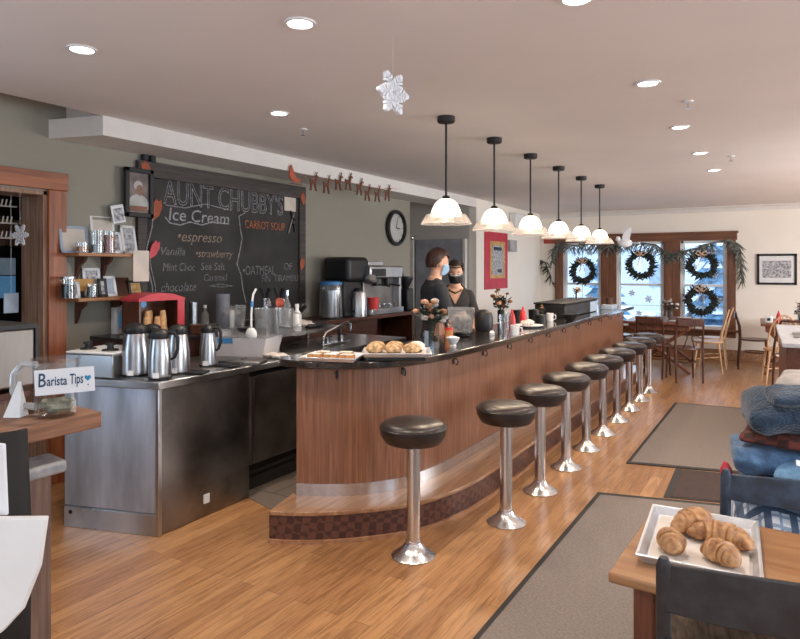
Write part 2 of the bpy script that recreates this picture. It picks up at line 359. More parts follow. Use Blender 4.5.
# ---------------------------------------------------------------- the room
WL=-4.5; BX=-4.05; FY=12.0; CZ=2.6; RX=3.6; BY=-2.7
struct(MB().box(WL-2.5,RX,.7,FY,-.1,0).box(WL-.26,RX,BY,.7,-.1,0).build('floor','floor'))
fl=MB().prism([(-3.10,3.16),(-2.46,2.98),(-1.99,3.6),(-1.99,9.0),(-4.48,9.0),(-4.48,3.16)],0.0,.004); struct(fl.build('floor','tile'))
# ceiling with holes ignored (lights are surface trims); the far bay dips slightly
struct(MB().box(BX,RX,BY,9.1,CZ,CZ+.28).build('ceiling','ceil')); struct(MB().box(WL-2.5,BX,2.75,9.1,CZ,CZ+.28).build('ceiling','ceil')); struct(MB().box(WL-2.5,BX,.7,2.75,CZ+.18,CZ+.28).box(WL-.26,BX,BY,.7,CZ+.18,CZ+.28).build('ceiling','ceil'))
c2=MB(); c2.add([(WL-1,9.1,CZ),(RX,9.1,CZ),(RX,FY+.1,CZ-.035),(WL-1,FY+.1,CZ-.035),(WL-1,9.1,CZ+.1),(RX,9.1,CZ+.1),(RX,FY+.1,CZ+.1),(WL-1,FY+.1,CZ+.1)],[(3,2,1,0),(4,5,6,7),(0,1,5,4),(2,3,7,6),(1,2,6,5),(3,0,4,7)]); struct(c2.build('ceiling','ceil',smooth=False))
# the boxed beam hanging over the back bar
b=MB().prism([(BX,2.74),(BX,9.0),(WL,9.0),(WL,2.62)],2.465,CZ+.001); struct(b.build('trim_1','trimw',smooth=False))
# left wall with the doorway
DY0,DY1,DZ=1.35,2.61,2.09
w=MB().box(WL-.26,WL,BY,-1.7,0,CZ+.18).box(WL-.26,WL,-1.7,.5,0,.75).box(WL-.26,WL,-1.7,.5,2.3,CZ+.18).box(WL-.26,WL,.5,DY0,0,CZ+.18).box(WL-.26,WL,DY1,2.75,0,CZ+.18).box(WL-.26,WL,2.75,7.75,0,CZ).box(WL-.26,WL,DY0,DY1,DZ,CZ+.18); struct(w.build('wall_left','green',smooth=False))
# door casing
d=ST('door_1')
MB().box(WL,WL+.03,DY1-.005,DY1+.125,0,2.10).build('casing_leg','doorw',d,bevel=.004)
MB().box(WL,WL+.03,DY0-.12,DY0+.005,0,2.10).build('casing_leg','doorw',d,bevel=.004)
MB().box(WL,WL+.038,DY0-.14,DY1+.135,2.10,2.225).build('casing_head','doorh',d,bevel=.004)
MB().box(WL-.28,WL,DY1-.03,DY1,0,DZ).box(WL-.28,WL,DY0,DY0+.03,0,DZ).box(WL-.28,WL,DY0,DY1,DZ-.03,DZ).build('jamb','jamb',d,bevel=.003)
# back room
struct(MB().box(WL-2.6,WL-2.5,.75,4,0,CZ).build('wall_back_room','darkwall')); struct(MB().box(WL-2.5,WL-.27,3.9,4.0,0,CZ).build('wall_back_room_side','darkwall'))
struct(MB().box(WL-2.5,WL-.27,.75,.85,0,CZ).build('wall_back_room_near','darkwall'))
# wall behind the bar end, passage and right part of left wall
struct(MB().box(-6.0,BX-.12,9.0,9.12,0,CZ).build('wall_passage_end','greyw')); 
struct(MB().box(-6.1,-6.0,7.6,9.12,0,CZ).box(-6.0,WL-.26,7.6,7.75,0,CZ).build('wall_passage_side','greyw'))
struct(MB().box(BX-.12,BX,9.0,FY,0,CZ).build('wall_left_far','cream'))
# far wall with window openings
WX=[(-3.60,-2.90),(-2.62,-1.82),(-1.55,-.83)]; WZ0,WZ1=.50,2.00
f=MB(); xs=[BX-.2]+[x for p in WX for x in p]+[RX]
for i in range(0,8,2): f.box(xs[i],xs[i+1],FY,FY+.16,0,CZ)
for a,bb in WX: f.box(a,bb,FY,FY+.16,0,WZ0); f.box(a,bb,FY,FY+.16,WZ1,CZ)
struct(f.build('wall_far','cream',smooth=False))
# right and back walls, with the openings the daylight comes through
r=MB()
for y0,y1 in ((BY,.1),(3.1,6.2),(9.8,FY)): r.box(RX,RX+.12,y0,y1,0,CZ)
for y0,y1 in ((.1,3.1),(6.2,9.8)): r.box(RX,RX+.12,y0,y1,0,.85); r.box(RX,RX+.12,y0,y1,2.35,CZ)
struct(r.build('wall_right','cream',smooth=False))
r=MB().box(WL-.2,-3.0,BY-.12,BY,0,CZ+.18).box(1.2,RX,BY-.12,BY,0,CZ).box(-3.0,1.2,BY-.12,BY,0,.85).box(-3.0,1.2,BY-.12,BY,2.35,CZ)
struct(r.build('wall_near','cream',smooth=False))
struct(MB().box(-.82+.1,RX,FY-.02,FY,0,.17).box(BX,-.72,FY-.02,FY,0,.17).build('baseboard_far','step',bevel=.004))
struct(MB().box(BX,BX+.02,9.4,FY,0,.17).build('baseboard_left','step',bevel=.004))
# crown strip under the ceiling on the far wall
k=MB()
k.prism([(FY,CZ-.12),(FY-.02,CZ-.12),(FY-.035,CZ-.07),(FY-.07,CZ-.045),(FY-.07,CZ-.03),(FY,CZ-.03)],BX,RX,Matrix(((0,0,1,0),(1,0,0,0),(0,1,0,0),(0,0,0,1)))); struct(k.build('trim_2','trimw'))
# window casings
cs=ST('trim_3')
Y0=FY-.03
for a,bb in ((-3.76,-3.60),(-2.90,-2.62),(-1.82,-1.55),(-.83,-.70)):
    MB().box(a,bb,Y0,FY,WZ0,WZ1).build('casing_leg','casing',cs,bevel=.006)
    MB().box(a+.03,bb-.03,Y0-.008,Y0,WZ0,WZ1).build('casing_moulding','casing',cs,bevel=.003)
MB().box(-3.78,-.68,Y0-.005,FY,WZ1,WZ1+.115).build('casing_head','casingh',cs,bevel=.005)
MB().box(-3.80,-.66,Y0-.03,FY,WZ1+.115,WZ1+.15).build('casing_cap','casingh',cs,bevel=.005)
MB().box(-3.80,-.64,FY-.10,FY,WZ0-.035,WZ0).build('window_stool','casingh',cs,bevel=.006)
MB().box(-3.76,-.70,FY-.025,FY,WZ0-.13,WZ0-.035).build('window_apron','casingh',cs,bevel=.004)
for i,(a,bb) in enumerate(WX):
    wnd=ST('window_%d'%(i+1))
    mid=1.235; fw=.045
    fr=MB().box(a,a+fw,FY+.02,FY+.10,WZ0,WZ1).box(bb-fw,bb,FY+.02,FY+.10,WZ0,WZ1).box(a,bb,FY+.02,FY+.10,WZ1-fw,WZ1).box(a,bb,FY+.02,FY+.12,WZ0,WZ0+.05)
    fr.build('window_frame','white',wnd,bevel=.004)
    sa=MB().box(a+fw,bb-fw,FY+.04,FY+.07,mid-.02,mid+.02).box(a+fw,a+fw+.02,FY+.05,FY+.07,WZ0+.05,WZ1-fw).box(bb-fw-.02,bb-fw,FY+.05,FY+.07,WZ0+.05,WZ1-fw)
    c=(a+bb)/2
    if i: sa.box(a+fw,bb-fw,FY+.05,FY+.065,.86,.872)
    sa=sa.build('sash','white',wnd,bevel=.003)
    if i!=1: MB().box(c-.007,c+.007,FY+.05,FY+.065,WZ0+.05,mid).build('muntin','white',sa)
    MB().box(a+fw,bb-fw,FY+.074,FY+.078,WZ0+.05,WZ1-fw).build('pane','pane',sa)
# outside: snow, spruces and a pale house
tag(MB().box(-30,30,FY+.5,60,-.6,-.5).build('snowy_ground','snow'),'flat snow-covered yard outside the three windows','snow')
def spruce(x,y,h,r,lab):
    t=T('spruce_tree',lab,'tree',(x,y,-.5),random.random()*6,'snowy spruces outside')
    cr=MB(); sn=MB()
    for j in range(11):
        z=h*(.08+.88*j/11); rr=r*(1-j/11.5)
        cr.lathe([(rr,z-.10*h/3),(rr*.75,z+.02),(.03,z+.16*h)],15,None,lambda a,zz:.22*math.sin(a*7+j*2))
        if j%2: sn.lathe([(rr*.8,z+.0),(rr*.5,z+.06*h),(.02,z+.17*h)],15,None,lambda a,zz:.2*math.sin(a*5+j))
    cr.build('foliage','spruce',t); sn.build('snow_cap','snow',t); MB().cyl(.09,0,h*.2,8).build('trunk','brownd',t)
spruce(-4.6,19.5,3.2,.8,'blue-grey spruce behind the middle window in the yard')
spruce(-1.7,21.5,4.2,1.0,'tall blue-grey spruce seen through the right window')
spruce(-8.0,22,3.0,.9,'short blue-grey spruce seen through the left window')
spruce(-.2,17.6,1.5,.6,'small spruce seen low in the right window')
hs=T('house','pale blue house across the snowy yard, behind the spruces','house',(-8,32,-.5))
MB().box(-5,5,0,6,0,3.0).build('wall','house',hs); MB().prism([(-5.4,2.95),(5.4,2.95),(0,4.6)],-.4,6.4,Matrix(((1,0,0,0),(0,0,1,0),(0,1,0,0),(0,0,0,1)))).build('roof','snow',hs)
for x in (-3,0,3): MB().box(x-.5,x+.5,-.05,0,1.1,2.2).build('window','bluel',hs)
# red alarm box, sconce, thermostat, grey passage door
g=ST('door_2')
a=ony(417,240,9.0);bq=ony(464,237,9.0)
MB().box(a.x,bq.x,8.95,8.985,0,a.z).build('door_leaf',mat('grey_door',(.34,.35,.38),.4,vary=.1),g,bevel=.004)
MB().box(a.x-.13,a.x-.03,8.93,9.0,0,a.z+.02).build('frame_leg','trimw',g,bevel=.004)
MB().box(bq.x,bq.x+.05,8.94,9.0,0,a.z).build('frame_leg','trimw',g,bevel=.004)
p=ony(412,238,8.93); MB().box(-.09,.06,-.03,.0,-.03,.03).ball((.02,-.05,0),.035).build('door_closer','chrome',g,loc=p)
# ---------------------------------------------------------------- ceiling fittings
names=['first','second','third','fourth']
def downlight(x,y,lab):
    t=T('recessed_light',lab,'ceiling light',(x,y,CZ)); t.scale=(.72,.72,1)
    MB().lathe([(.098,0),(.095,-.006),(.076,-.007),(.072,-.002)],32).build('trim_ring','white',t)
    MB().lathe([(.073,-.0025),(.03,-.0045),(0,-.0045)],32).build('lens','led',t)
    l=bpy.data.lights.new('downlight_bulb','SPOT'); l.energy=DOWN_W*4; l.spot_size=R(150); l.spot_blend=.8; l.shadow_soft_size=.07; l.color=(1,.86,.72)
    o=bpy.data.objects.new('downlight_bulb',l); COL.objects.link(o); o.location=(0,0,-.02); o.parent=t
for i,(u,v) in enumerate([(648,83),(680,127),(700,153),(714,170)]):
    p=at(u,v,CZ); downlight(p.x,p.y,'lit round recessed ceiling light, %s of the right-hand row from near to far'%names[i])
for u,v,lab in ((82,49,'lit round recessed ceiling light near the top left, above the steel station'),(300,23,'lit round recessed ceiling light nearest the top, left of the hanging snowflake'),(279,113,'smallest left recessed ceiling light, above the soup side of the chalkboard'),(577,-2,'recessed ceiling light cut by the top edge of the photo')):
    p=at(u,v,CZ); downlight(p.x,p.y,lab)
for x,y,lab in ((1.6,2.5,'right of the croissant table'),(1.6,5.5,'above the quartz island'),(1.6,8.5,'added right of the farthest lit one'),(1.4,10.6,'added above the right-hand far table'),(.6,.2,'above the camera spot'),(-1.8,-.6,'behind the plank counter')):  # all unseen; the two farthest are added to brighten the far wall
    downlight(x,y,'recessed ceiling light outside the photo, '+lab)
for u,v,lab in ((303,129,'small sprinkler head on the ceiling right of the left-hand recessed light'),(688,101,'small sprinkler head between two lights of the right-hand row'),(731,156,'small sprinkler head beside the farthest recessed light')):
    p=at(u,v,CZ); t=T('sprinkler_head',lab,'sprinkler',p)
    MB().lathe([(.035,0),(.03,-.008),(.012,-.01)],16).build('flange','white',t); MB().cyl(.007,-.045,-.01,8).build('stem','chrome',t); MB().lathe([(.018,-.048),(.018,-.045)],12).build('deflector','chrome',t)
# pendants
def pendant(y,lab):
    t=T('pendant_lamp',lab,'pendant lamp',(-2.03,y,1.85),0,'pendant lamps over the bar')
    MB().lathe([(.062,CZ-1.85),(.062,CZ-1.85-.035),(.055,CZ-1.85-.042),(.008,CZ-1.85-.044)],24).build('canopy','blackm',t)
    MB().cyl(.008,.175,CZ-1.85-.03,10).build('rod','blackm',t)
    MB().lathe([(.012,.20),(.024,.195),(.03,.175),(.036,.168),(.0,.167)],16).build('socket_cap','blackm',t)
    sd=MB().lathe([(.034,.175),(.058,.163),(.080,.14),(.097,.105),(.108,.07),(.112,.055)],32,None,None,False).build('shade_dome','shade',t)
    MB().lathe([(.110,.062),(.126,.068),(.138,.066),(.150,.045),(.178,.0),(.175,-.002),(.146,.042),(.134,.062),(.112,.058)],96,None,lambda a,z:.014*math.cos(a*40),False).build('glass_skirt','rim',t)
    MB().ball((0,0,.075),.03,.03,.04).build('bulb',M['led'],sd)
    l=bpy.data.lights.new('pendant_bulb','SPOT'); l.energy=PEND_W*4; l.spot_size=R(165); l.spot_blend=.5; l.shadow_soft_size=.06; l.color=(1,.80,.58)
    o=bpy.data.objects.new('pendant_bulb',l); COL.objects.link(o); o.location=(0,0,.03); o.parent=t
on=['first','second','third','fourth','fifth','sixth','seventh','eighth','ninth','tenth']
for i in range(6): pendant(4.0+.865*i,'white glass pendant lamp, %s from the near curved end of the bar'%on[i])
# hanging snowflakes, bird, reindeer
def flake(mb,r,w,t=.006,mx=None,arms=6):
    for k in range(arms):
        m=(mx or Matrix())@Matrix.Rotation(2*PI*k/arms,4,'Z')
        mb.box(0,r,-w/2,w/2,-t/2,t/2,m)
        for q,l in ((.4,.28),(.62,.34),(.82,.22)):
            for s in (-1,1): mb.box(0,r*l,-w*.4,w*.4,-t/2,t/2,m@Matrix.Translation((r*q,0,0))@Matrix.Rotation(s*R(55),4,'Z'))
        mb.cyl(w*.9,-t*.6,t*.6,8,m@Matrix.Translation((r,0,0)))
    mb.cyl(r*.2,-t/2,t/2,6,mx)
p=at(393,33,CZ); zc=H+(HY-93)/F*dep(p)
t=T('snowflake_ornament','large white snowflake hanging on a thread from the ceiling left of the pendants','ornament',(p.x,p.y,zc))
face=Euler((R(90),0,YAW+R(50))).to_matrix().to_4x4()
m=MB(); flake(m,.09,.014,.016,face); flake(m,.055,.011,.018,face@Matrix.Rotation(R(30),4,'Z')); m.build('flake',mat('white_glitter_flake',(.80,.82,.86),.35,vary=.05),t); MB().cyl(.0008,.09,CZ-zc,5).build('thread','white',t)
p=onx(20,235,WL+.06); t=T('snowflake_ornament','white paper snowflake hanging in the doorway at the left edge','ornament',p)
m=MB(); flake(m,.066,.015,.004,Euler((R(90),0,R(10))).to_matrix().to_4x4()); m.build('flake','paper',t); MB().cyl(.0008,.07,2.06-p.z,5).build('thread','white',t)
tag(MB().lathe([(.0,-.012),(.06,-.012),(.062,0),(.0,0.004)],24,Euler((0,R(90),0)).to_matrix().to_4x4()).build('round_dark_plaque','black',loc=onx(18,222,WL-.1)),'small round black disc behind the paper snowflake in the doorway','plaque')
dk=bpy.data.objects['round_dark_plaque']; dk.location=(WL-2.49,onx(17,222,WL-2.49).y,onx(17,222,WL-2.49).z); dk.scale=(1,1.5,1.5)
# bird
dpt=8.9; u,v=625,243; x,y=w2((u-400)/F*dpt,dpt); z=H+(HY-v)/F*dpt
t=T('paper_bird_ornament','white bird ornament hanging past the last pendant lamp before the windows','ornament',(x,y,z),R(200)); t.scale=(.62,.62,.8)
MB().ball((0,0,0),.16,.07,.075,14,8,None).ball((.15,0,.07),.055,.05,.05).build('body','flakew',t)
MB().prism([(-.1,-.03),(-.28,-.1),(-.33,0),(-.28,.1),(-.1,.03)],-.008,.008).build('tail','flakew',t)
for s in (-1,1): MB().prism([(.08,0),(.02,.2),(-.08,.3),(-.12,.24),(-.09,0)],-.006,.006,rotm((0,0,.03),(s*55,0,0) if s>0 else (125,0,0))).build('wing','flakew',t)
MB().cyl(.001,.05,(CZ-z)/.8,5).build('thread','white',t)
# reindeer string
def deer(mb):
    mb.prism([(-.05,.0),(.045,.0),(.06,.03),(.075,.085),(.11,.09),(.112,.105),(.075,.125),(.055,.12),(.035,.055),(-.045,.055),(-.06,.065)],-.006,.006,WALLX)
    for x in (-.05,-.03,.02,.038): mb.prism([(x,.01),(x+.016,.01),(x+.018+(.02 if x>0 else -.02),-.085),(x+.008+(.02 if x>0 else -.02),-.085)],-.005,.005,WALLX)
    for s in (-1,1): mb.prism([(.065,.12),(.06+s*.02,.165),(.068+s*.03,.165),(.075,.12)],-.003,.003,WALLX)
first=None
pos=[(313,184),(326,187),(338,184),(348,184),(359,189),(367,195),(377,196),(387,195)]
for i,(u,v) in enumerate(pos):
    p=onx(u,v,BX+.02); lab='brown felt reindeer, %s from the red sleigh on the string under the beam'%on[i]
    if first is None:
        mb=MB(); deer(mb); mb.v=[v*.78 for v in mb.v]; first=tag(mb.build('reindeer_ornament','deer',loc=p,smooth=False),lab,'reindeer ornament','felt reindeer under the beam')
    else: dup(first,p,0,lab)
pts=[onx(u,v,BX+.02) for u,v in ((292,171),(313,178),(338,181),(359,184),(377,190),(390,188),(397,189))]
tag(MB().tube(pts,.0025,5).build('garland_string','orange'),'thin string that carries the reindeer under the beam','string')
p=onx(295,176,BX+.02); t=T('sleigh_ornament','orange-red felt sleigh at the left end of the reindeer string','sleigh ornament',p)
t.scale=(.78,.78,.78); MB().prism([(-.09,.11),(-.07,.13),(-.03,.06),(.02,-.02),(.10,-.02),(.10,-.07),(-.03,-.08),(-.11,-.02)],-.008,.008,WALLX).build('sleigh_body','orange',t,smooth=False)
MB().box(.008,.012,-.10,.12,-.105,-.095).build('runner','deer',t)
# clock
p=onx(395,228,WL+.005); t=T('wall_clock','round black-rimmed wall clock above the coffee machines','clock',p)
cx=Euler((0,R(90),0)).to_matrix().to_4x4()
MB().lathe([(.235,0),(.242,.03),(.232,.05),(.205,.055),(.19,.02)],40,cx,None,False).build('rim','black',t); dl=MB().lathe([(.20,.012),(.20,.016),(0,.016)],40,cx).build('dial',mat('dial_white',(.5,.5,.48),.5,vary=.03),t)
hm=MB()
for q in range(12):
    a=q*PI/6; hm.box(.17,.19,-.006,.006,.016,.019,cx@Matrix.Rotation(a,4,'Z'))
hm.build('hour_marks','black',dl)
MB().add([(.02,-.008,0),(.02,.008,0),(.02,.004,.17),(.02,-.004,.17)],[(0,1,2,3)],Matrix.Rotation(R(-18),4,'X')).build('minute_hand','black',dl)
MB().add([(.02,-.01,0),(.02,.01,0),(.02,.005,.11),(.02,-.005,.11)],[(0,1,2,3)],Matrix.Rotation(R(-95),4,'X')).build('hour_hand','black',dl)
# poster, alarm, sconce
a=onx(484,231,BX);c=onx(507,288,BX); t=T('wall_poster','crimson poster with a gold-framed clipping on the wall behind the bar','poster',(BX,(a.y+c.y)/2,(a.z+c.z)/2))
hy=(c.y-a.y)/2;hz=(a.z-c.z)/2
MB().box(.002,.012,-hy,hy,-hz,hz).build('backing','crim',t); MB().box(.012,.018,-hy*.58,hy*.72,-hz*.62,hz*.68).build('gold_border','gold',t); cl=MB().box(.018,.022,-hy*.40,hy*.52,-hz*.50,hz*.54).build('clipping','print',t)
MB().box(.022,.024,-hy*.3,hy*.4,hz*.36,hz*.48).box(.022,.024,.02,hy*.4,-hz*.42,-hz*.3).build('headline_bar','black',cl)
p=ony(549,239,FY); tag(MB().box(-.09,.09,-.05,0,-.09,.09).box(-.045,.045,-.062,-.05,-.045,.045).build('fire_alarm',mat('alarm_red',(.35,.05,.03),.4),loc=p,bevel=.006),'small red alarm box on the far wall left of the windows','alarm')
p=onx(512,246,BX); tag(MB().box(.002,.05,-.2,.12,-.1,.1).build('speaker_box',mat('grey_box',(.42,.41,.41),.5),loc=p,bevel=.008),'grey wall box right of the crimson poster','wall box')
p=onx(515,221,BX); tag(MB().box(.002,.14,-.3,.35,-.12,.12).build('wall_heater','white',loc=p,bevel=.03),'white rounded wall unit seen behind the pendant lamps above the grey box','wall unit')
# framed picture right
a=ony(757,254,FY);c=ony(797,285,FY); t=T('framed_picture','black-framed wide picture on the far wall right of the windows','picture',((a.x+c.x)/2,FY,(a.z+c.z)/2)); hx=(c.x-a.x)/2;hz=(a.z-c.z)/2
MB().box(-hx,hx,-.03,-.002,-hz,-hz+.035).box(-hx,hx,-.03,-.002,hz-.035,hz).box(-hx,-hx+.035,-.03,-.002,-hz,hz).box(hx-.035,hx,-.03,-.002,-hz,hz).build('frame','black',t)
MB().box(-hx+.03,hx-.03,-.018,-.003,-hz+.03,hz-.03).build('mat_board','white',t); MB().box(-hx*.72,hx*.72,-.021,-.018,-hz*.55,hz*.55).build('print','print',t)
# wreaths and garland
def wreath(u,v,r,lab):
    p=ony(u,v,FY-.06); t=T('wreath',lab,'wreath',p,0,'wreaths on the windows')
    mb=MB(); n=150
    for k in range(n):
        a=2*PI*k/n+random.uniform(-.05,.05); rr=r*.78+random.uniform(-.03,.03); c=Vector((rr*math.cos(a),random.uniform(-.03,.02),rr*math.sin(a)))
        d=Vector((math.cos(a+random.uniform(-1.2,1.2)),random.uniform(-.5,.2),math.sin(a+random.uniform(-1.2,1.2)))).normalized()
        l=random.uniform(.05,.1)*r/.24; mb.tube([c-d*l*.5,c,c+d*l],[.014,.02,.004],4)
    mb.tube([(r*.78*math.cos(2*PI*k/24),-.0,r*.78*math.sin(2*PI*k/24)) for k in range(24)],.03,6,closed=True)
    mb.build('greenery','pine',t)
    bw=MB()
    for s in (-1,1):
        bw.tube([(0,-.05,r*.8),(s*.05,-.07,r*1.0),(s*.095,-.06,r*.85),(s*.04,-.055,r*.68),(0,-.05,r*.8)],.016,5)
        bw.beam((0,-.055,r*.8),(s*.05,-.05,-r*.05),.045,.006)
    bw.ball((0,-.06,r*.8),.022).build('bow','ribbon',t)
    MB().tube([(0,-.03,r*.8),(0,-.02,r*1.35)],.006,4).build('ribbon_loop','ribbon',t)
wreath(583,271,.235,'dark green wreath with a burlap bow in the left window')
wreath(641,265,.25,'dark green wreath with a burlap bow in the middle window')
wreath(702,265,.235,'dark green wreath with a burlap bow, upper one in the right window')
wreath(701,301,.245,'dark green wreath with a red-tied bow, lower one in the right window')
def sprays(mb,pts,n,l,down=.5):
    for _ in range(n):
        q=random.random()*(len(pts)-1); i=int(q); c=pts[i].lerp(pts[i+1],q-i)
        d=Vector((random.uniform(-1,1),random.uniform(-.35,.05),random.uniform(-1,.35)-down*.5)).normalized()
        mb.tube([c,c+d*l*.5+Vector((0,0,-.01)),c+d*l+Vector((0,0,-.04))],[.008,.010,.003],4)
mb=MB(); L=[(552,262),(553,250),(560,243),(575,246),(590,243),(606,247),(622,243),(640,243),(656,245),(668,254),(680,252),(697,248),(712,243),(730,240),(738,244),(741,262),(742,282)]
gp=[ony(u,v,FY-.07) for u,v in L]; mb.tube(gp,.014,6); sprays(mb,gp[2:13],230,.17,.5); sprays(mb,gp[13:],80,.13,1.2); sprays(mb,gp[0:3],30,.14,1)
tag(mb.build('evergreen_garland','garl'),'frosted evergreen garland draped along the top of the window casing','garland')
mb=MB(); gp=[ony(u,v,FY-.03) for u,v in ((553,285),(549,272),(545,262),(540,260))]; mb.tube(gp,.006,5); sprays(mb,gp,26,.13,.3)
tag(mb.build('dried_sprig','leaf'),'dried leafy sprig on the wall left of the windows','sprig')
fk=0
for i,(a,bb) in enumerate(WX):
    for (fx,z,r) in [(.22,1.55,.05),(.75,1.82,.055),(.8,1.42,.05),(.25,1.08,.055),(.72,.98,.06),(.45,.72,.05)]:
        if i==2 and z<1.1: fx=.1 if fx<.5 else .9
        m=MB(); flake(m,r,.012,.003,Euler((R(90),random.random(),0)).to_matrix().to_4x4())
        tag(m.build('window_snowflake','flakew',loc=(a+(bb-a)*(.12+.76*fx),FY+.07,z)),'white snowflake on the %s window, %s'%(('left','middle','right')[i],{1.55:'upper left of its wreath',1.82:'at the top right corner',1.42:'right of the wreath above the middle rail',1.08:'just under the middle rail at left',.98:'in the lower half at right',.72:'lowest one near the sill'}[z]),'snowflake','snowflakes on the window panes')
# ---------------------------------------------------------------- the bar
BYE=9.35
def smooth(pts,n=6):
    pts=[Vector((*p,0)) for p in pts]; out=[]
    for i in range(len(pts)-1):
        p0=pts[max(i-1,0)];p1=pts[i];p2=pts[i+1];p3=pts[min(i+2,len(pts)-1)]
        for k in range(n):
            t=k/n; out.append(.5*((2*p1)+(p2-p0)*t+(2*p0-5*p1+4*p2-p3)*t*t+(3*p1-p0-3*p2+p3)*t**3))
    out.append(pts[-1]); return [(p.x,p.y) for p in out]
bar=T('bar_counter','long curved lunch counter with plywood front, black top and raised foot step','bar counter',(0,0,0))
pf=smooth([(-2.515,2.975),(-2.36,3.05),(-2.20,3.16),(-2.07,3.32),(-2.00,3.48),(-1.96,3.7),(-1.95,4.0),(-1.95,4.6)])+[(-1.95,BYE)]
def band(pts,w):  # ribbon polygon with thickness w to the left (-x side)
    n=len(pts); inn=[]
    for i,p in enumerate(pts):
        a=Vector(pts[max(i-1,0)]);b=Vector(pts[min(i+1,n-1)]); d=(b-a).normalized(); inn.append((p[0]-d.y*w,p[1]+d.x*w))
    return inn
def ribbon(mb,pts,w,z0,z1):
    inn=band(pts,w); n=len(pts); vs=[(x,y,z) for z in (z0,z1) for x,y in pts]+[(x,y,z) for z in (z0,z1) for x,y in inn]
    fs=[]
    for i in range(n-1):
        fs+= [(i,i+1,n+i+1,n+i),(2*n+i+1,2*n+i,3*n+i,3*n+i+1),(n+i,n+i+1,3*n+i+1,3*n+i),(i+1,i,2*n+i,2*n+i+1)]
    fs+=[(0,n,3*n,2*n),(n-1,3*n-1,4*n-1,2*n-1)]; return mb.add(vs,fs)
ribbon(MB(),pf,.03,.16,.952).build('front_panel','panel',bar)
ribbon(MB(),band(pf,-.006),.005,.18,.253).build('kick_plate','brush',bar)
MB().box(-2.36,-2.33,3.25,BYE,.0,.95).box(-2.36,-1.95,BYE-.03,BYE,0,.95).build('inner_panel','brownd',bar)
MB().box(-2.36,-1.98,3.6,BYE,.45,.47).build('shelf_board','brownd',bar)
sf=smooth([(-2.56,2.44),(-2.53,2.80),(-2.45,2.90),(-2.33,2.925),(-2.18,3.01),(-2.03,3.15),(-1.92,3.34),(-1.85,3.62),(-1.83,4.0),(-1.82,4.6)][2:])+[(-1.82,BYE+.05)]
top=sf+[(-2.40,BYE+.05),(-2.40,3.45),(-2.62,3.3),(-2.66,2.98),(-2.58,2.90)]
MB().prism(top,.955,1.0).build('counter_top','slab',bar,bevel=.008)
tf=smooth([(-2.485,2.70),(-2.36,2.755),(-2.21,2.85),(-2.06,2.98),(-1.90,3.16),(-1.80,3.34),(-1.73,3.60),(-1.70,3.9),(-1.69,4.4)])+[(-1.67,BYE)]
MB().prism(tf+[(-1.96,BYE)]+pf[::-1][0:]+[(-2.56,3.0)],.155,.18).build('step_tread','step',bar,bevel=.005)
rb=band(tf,.008); MB().prism(rb+[(-2.0,BYE)]+[(x-.02,y+.02) for x,y in pf[::-1]]+[(-2.53,3.0)],.0,.155).build('step_riser','riser',bar)
ribbon(MB(),band(tf,-.008),.02,.0,.022).build('step_moulding','nosing',bar)
for i in range(13):
    if i==0: q=Vector((-2.30,3.085)); an=R(-55)
    elif i==1: q=Vector((-2.03,3.40)); an=R(-25)
    else: q=Vector((-1.95,3.95+(i-2)*.50)); an=0
    if i>1 and q.y>BYE-.1: break
    m=Matrix.Translation((q.x+.004,q.y,.23))@Matrix.Rotation(an,4,'Z')@Matrix.Diagonal((.75,.75,.75,1))
    MB().box(.0,.006,-.012,.012,.875,.935,m).tube([(.006,0,.925),(.035,0,.92),(.045,0,.895),(.035,0,.87),(.02,0,.872)],.0055,6,m).build('bag_hook','blackm',bar)
# ---------------------------------------------------------------- stools
def stool(loc,lab):
    t=T('bar_stool',lab,'bar stool',loc,0,'fixed stools along the bar')
    MB().lathe([(0,.0),(.117,.0),(.119,.006),(.112,.012),(.085,.028),(.060,.048),(.046,.068),(.041,.078)],32).build('base_flare','brush',t)
    MB().lathe([(.042,.076),(.043,.08),(.042,.084),(.037,.086),(.037,.60)],28).build('pedestal','brush',t)
    MB().lathe([(.037,.598),(.10,.604),(.12,.61),(.12,.63),(.0,.63)],28).build('seat_mount','blackm',t)
    sc=MB().lathe([(0,.612),(.148,.612),(.156,.618),(.176,.655),(.180,.685),(.180,.69),(.172,.706),(.155,.718),(.11,.727),(.05,.731),(0,.732)],40).build('seat_cushion','vinyl',t,ang=60)
    MB().tube([(.1795*math.cos(2*PI*k/40),.1795*math.sin(2*PI*k/40),.692) for k in range(40)],.004,6,closed=True).build('piping','piping',sc)
sp=[(-1.712,2.985)]+[(-1.45,y) for y in (3.66,4.29,4.90,5.49,6.07,6.65,7.24,7.81,8.38)]
for i,(x,y) in enumerate(sp):
    stool((x,y,0),'black-topped chrome bar stool, %s from the near curved end of the bar'%on[i] if i else 'nearest black-topped chrome bar stool, alone at the curved end of the bar')
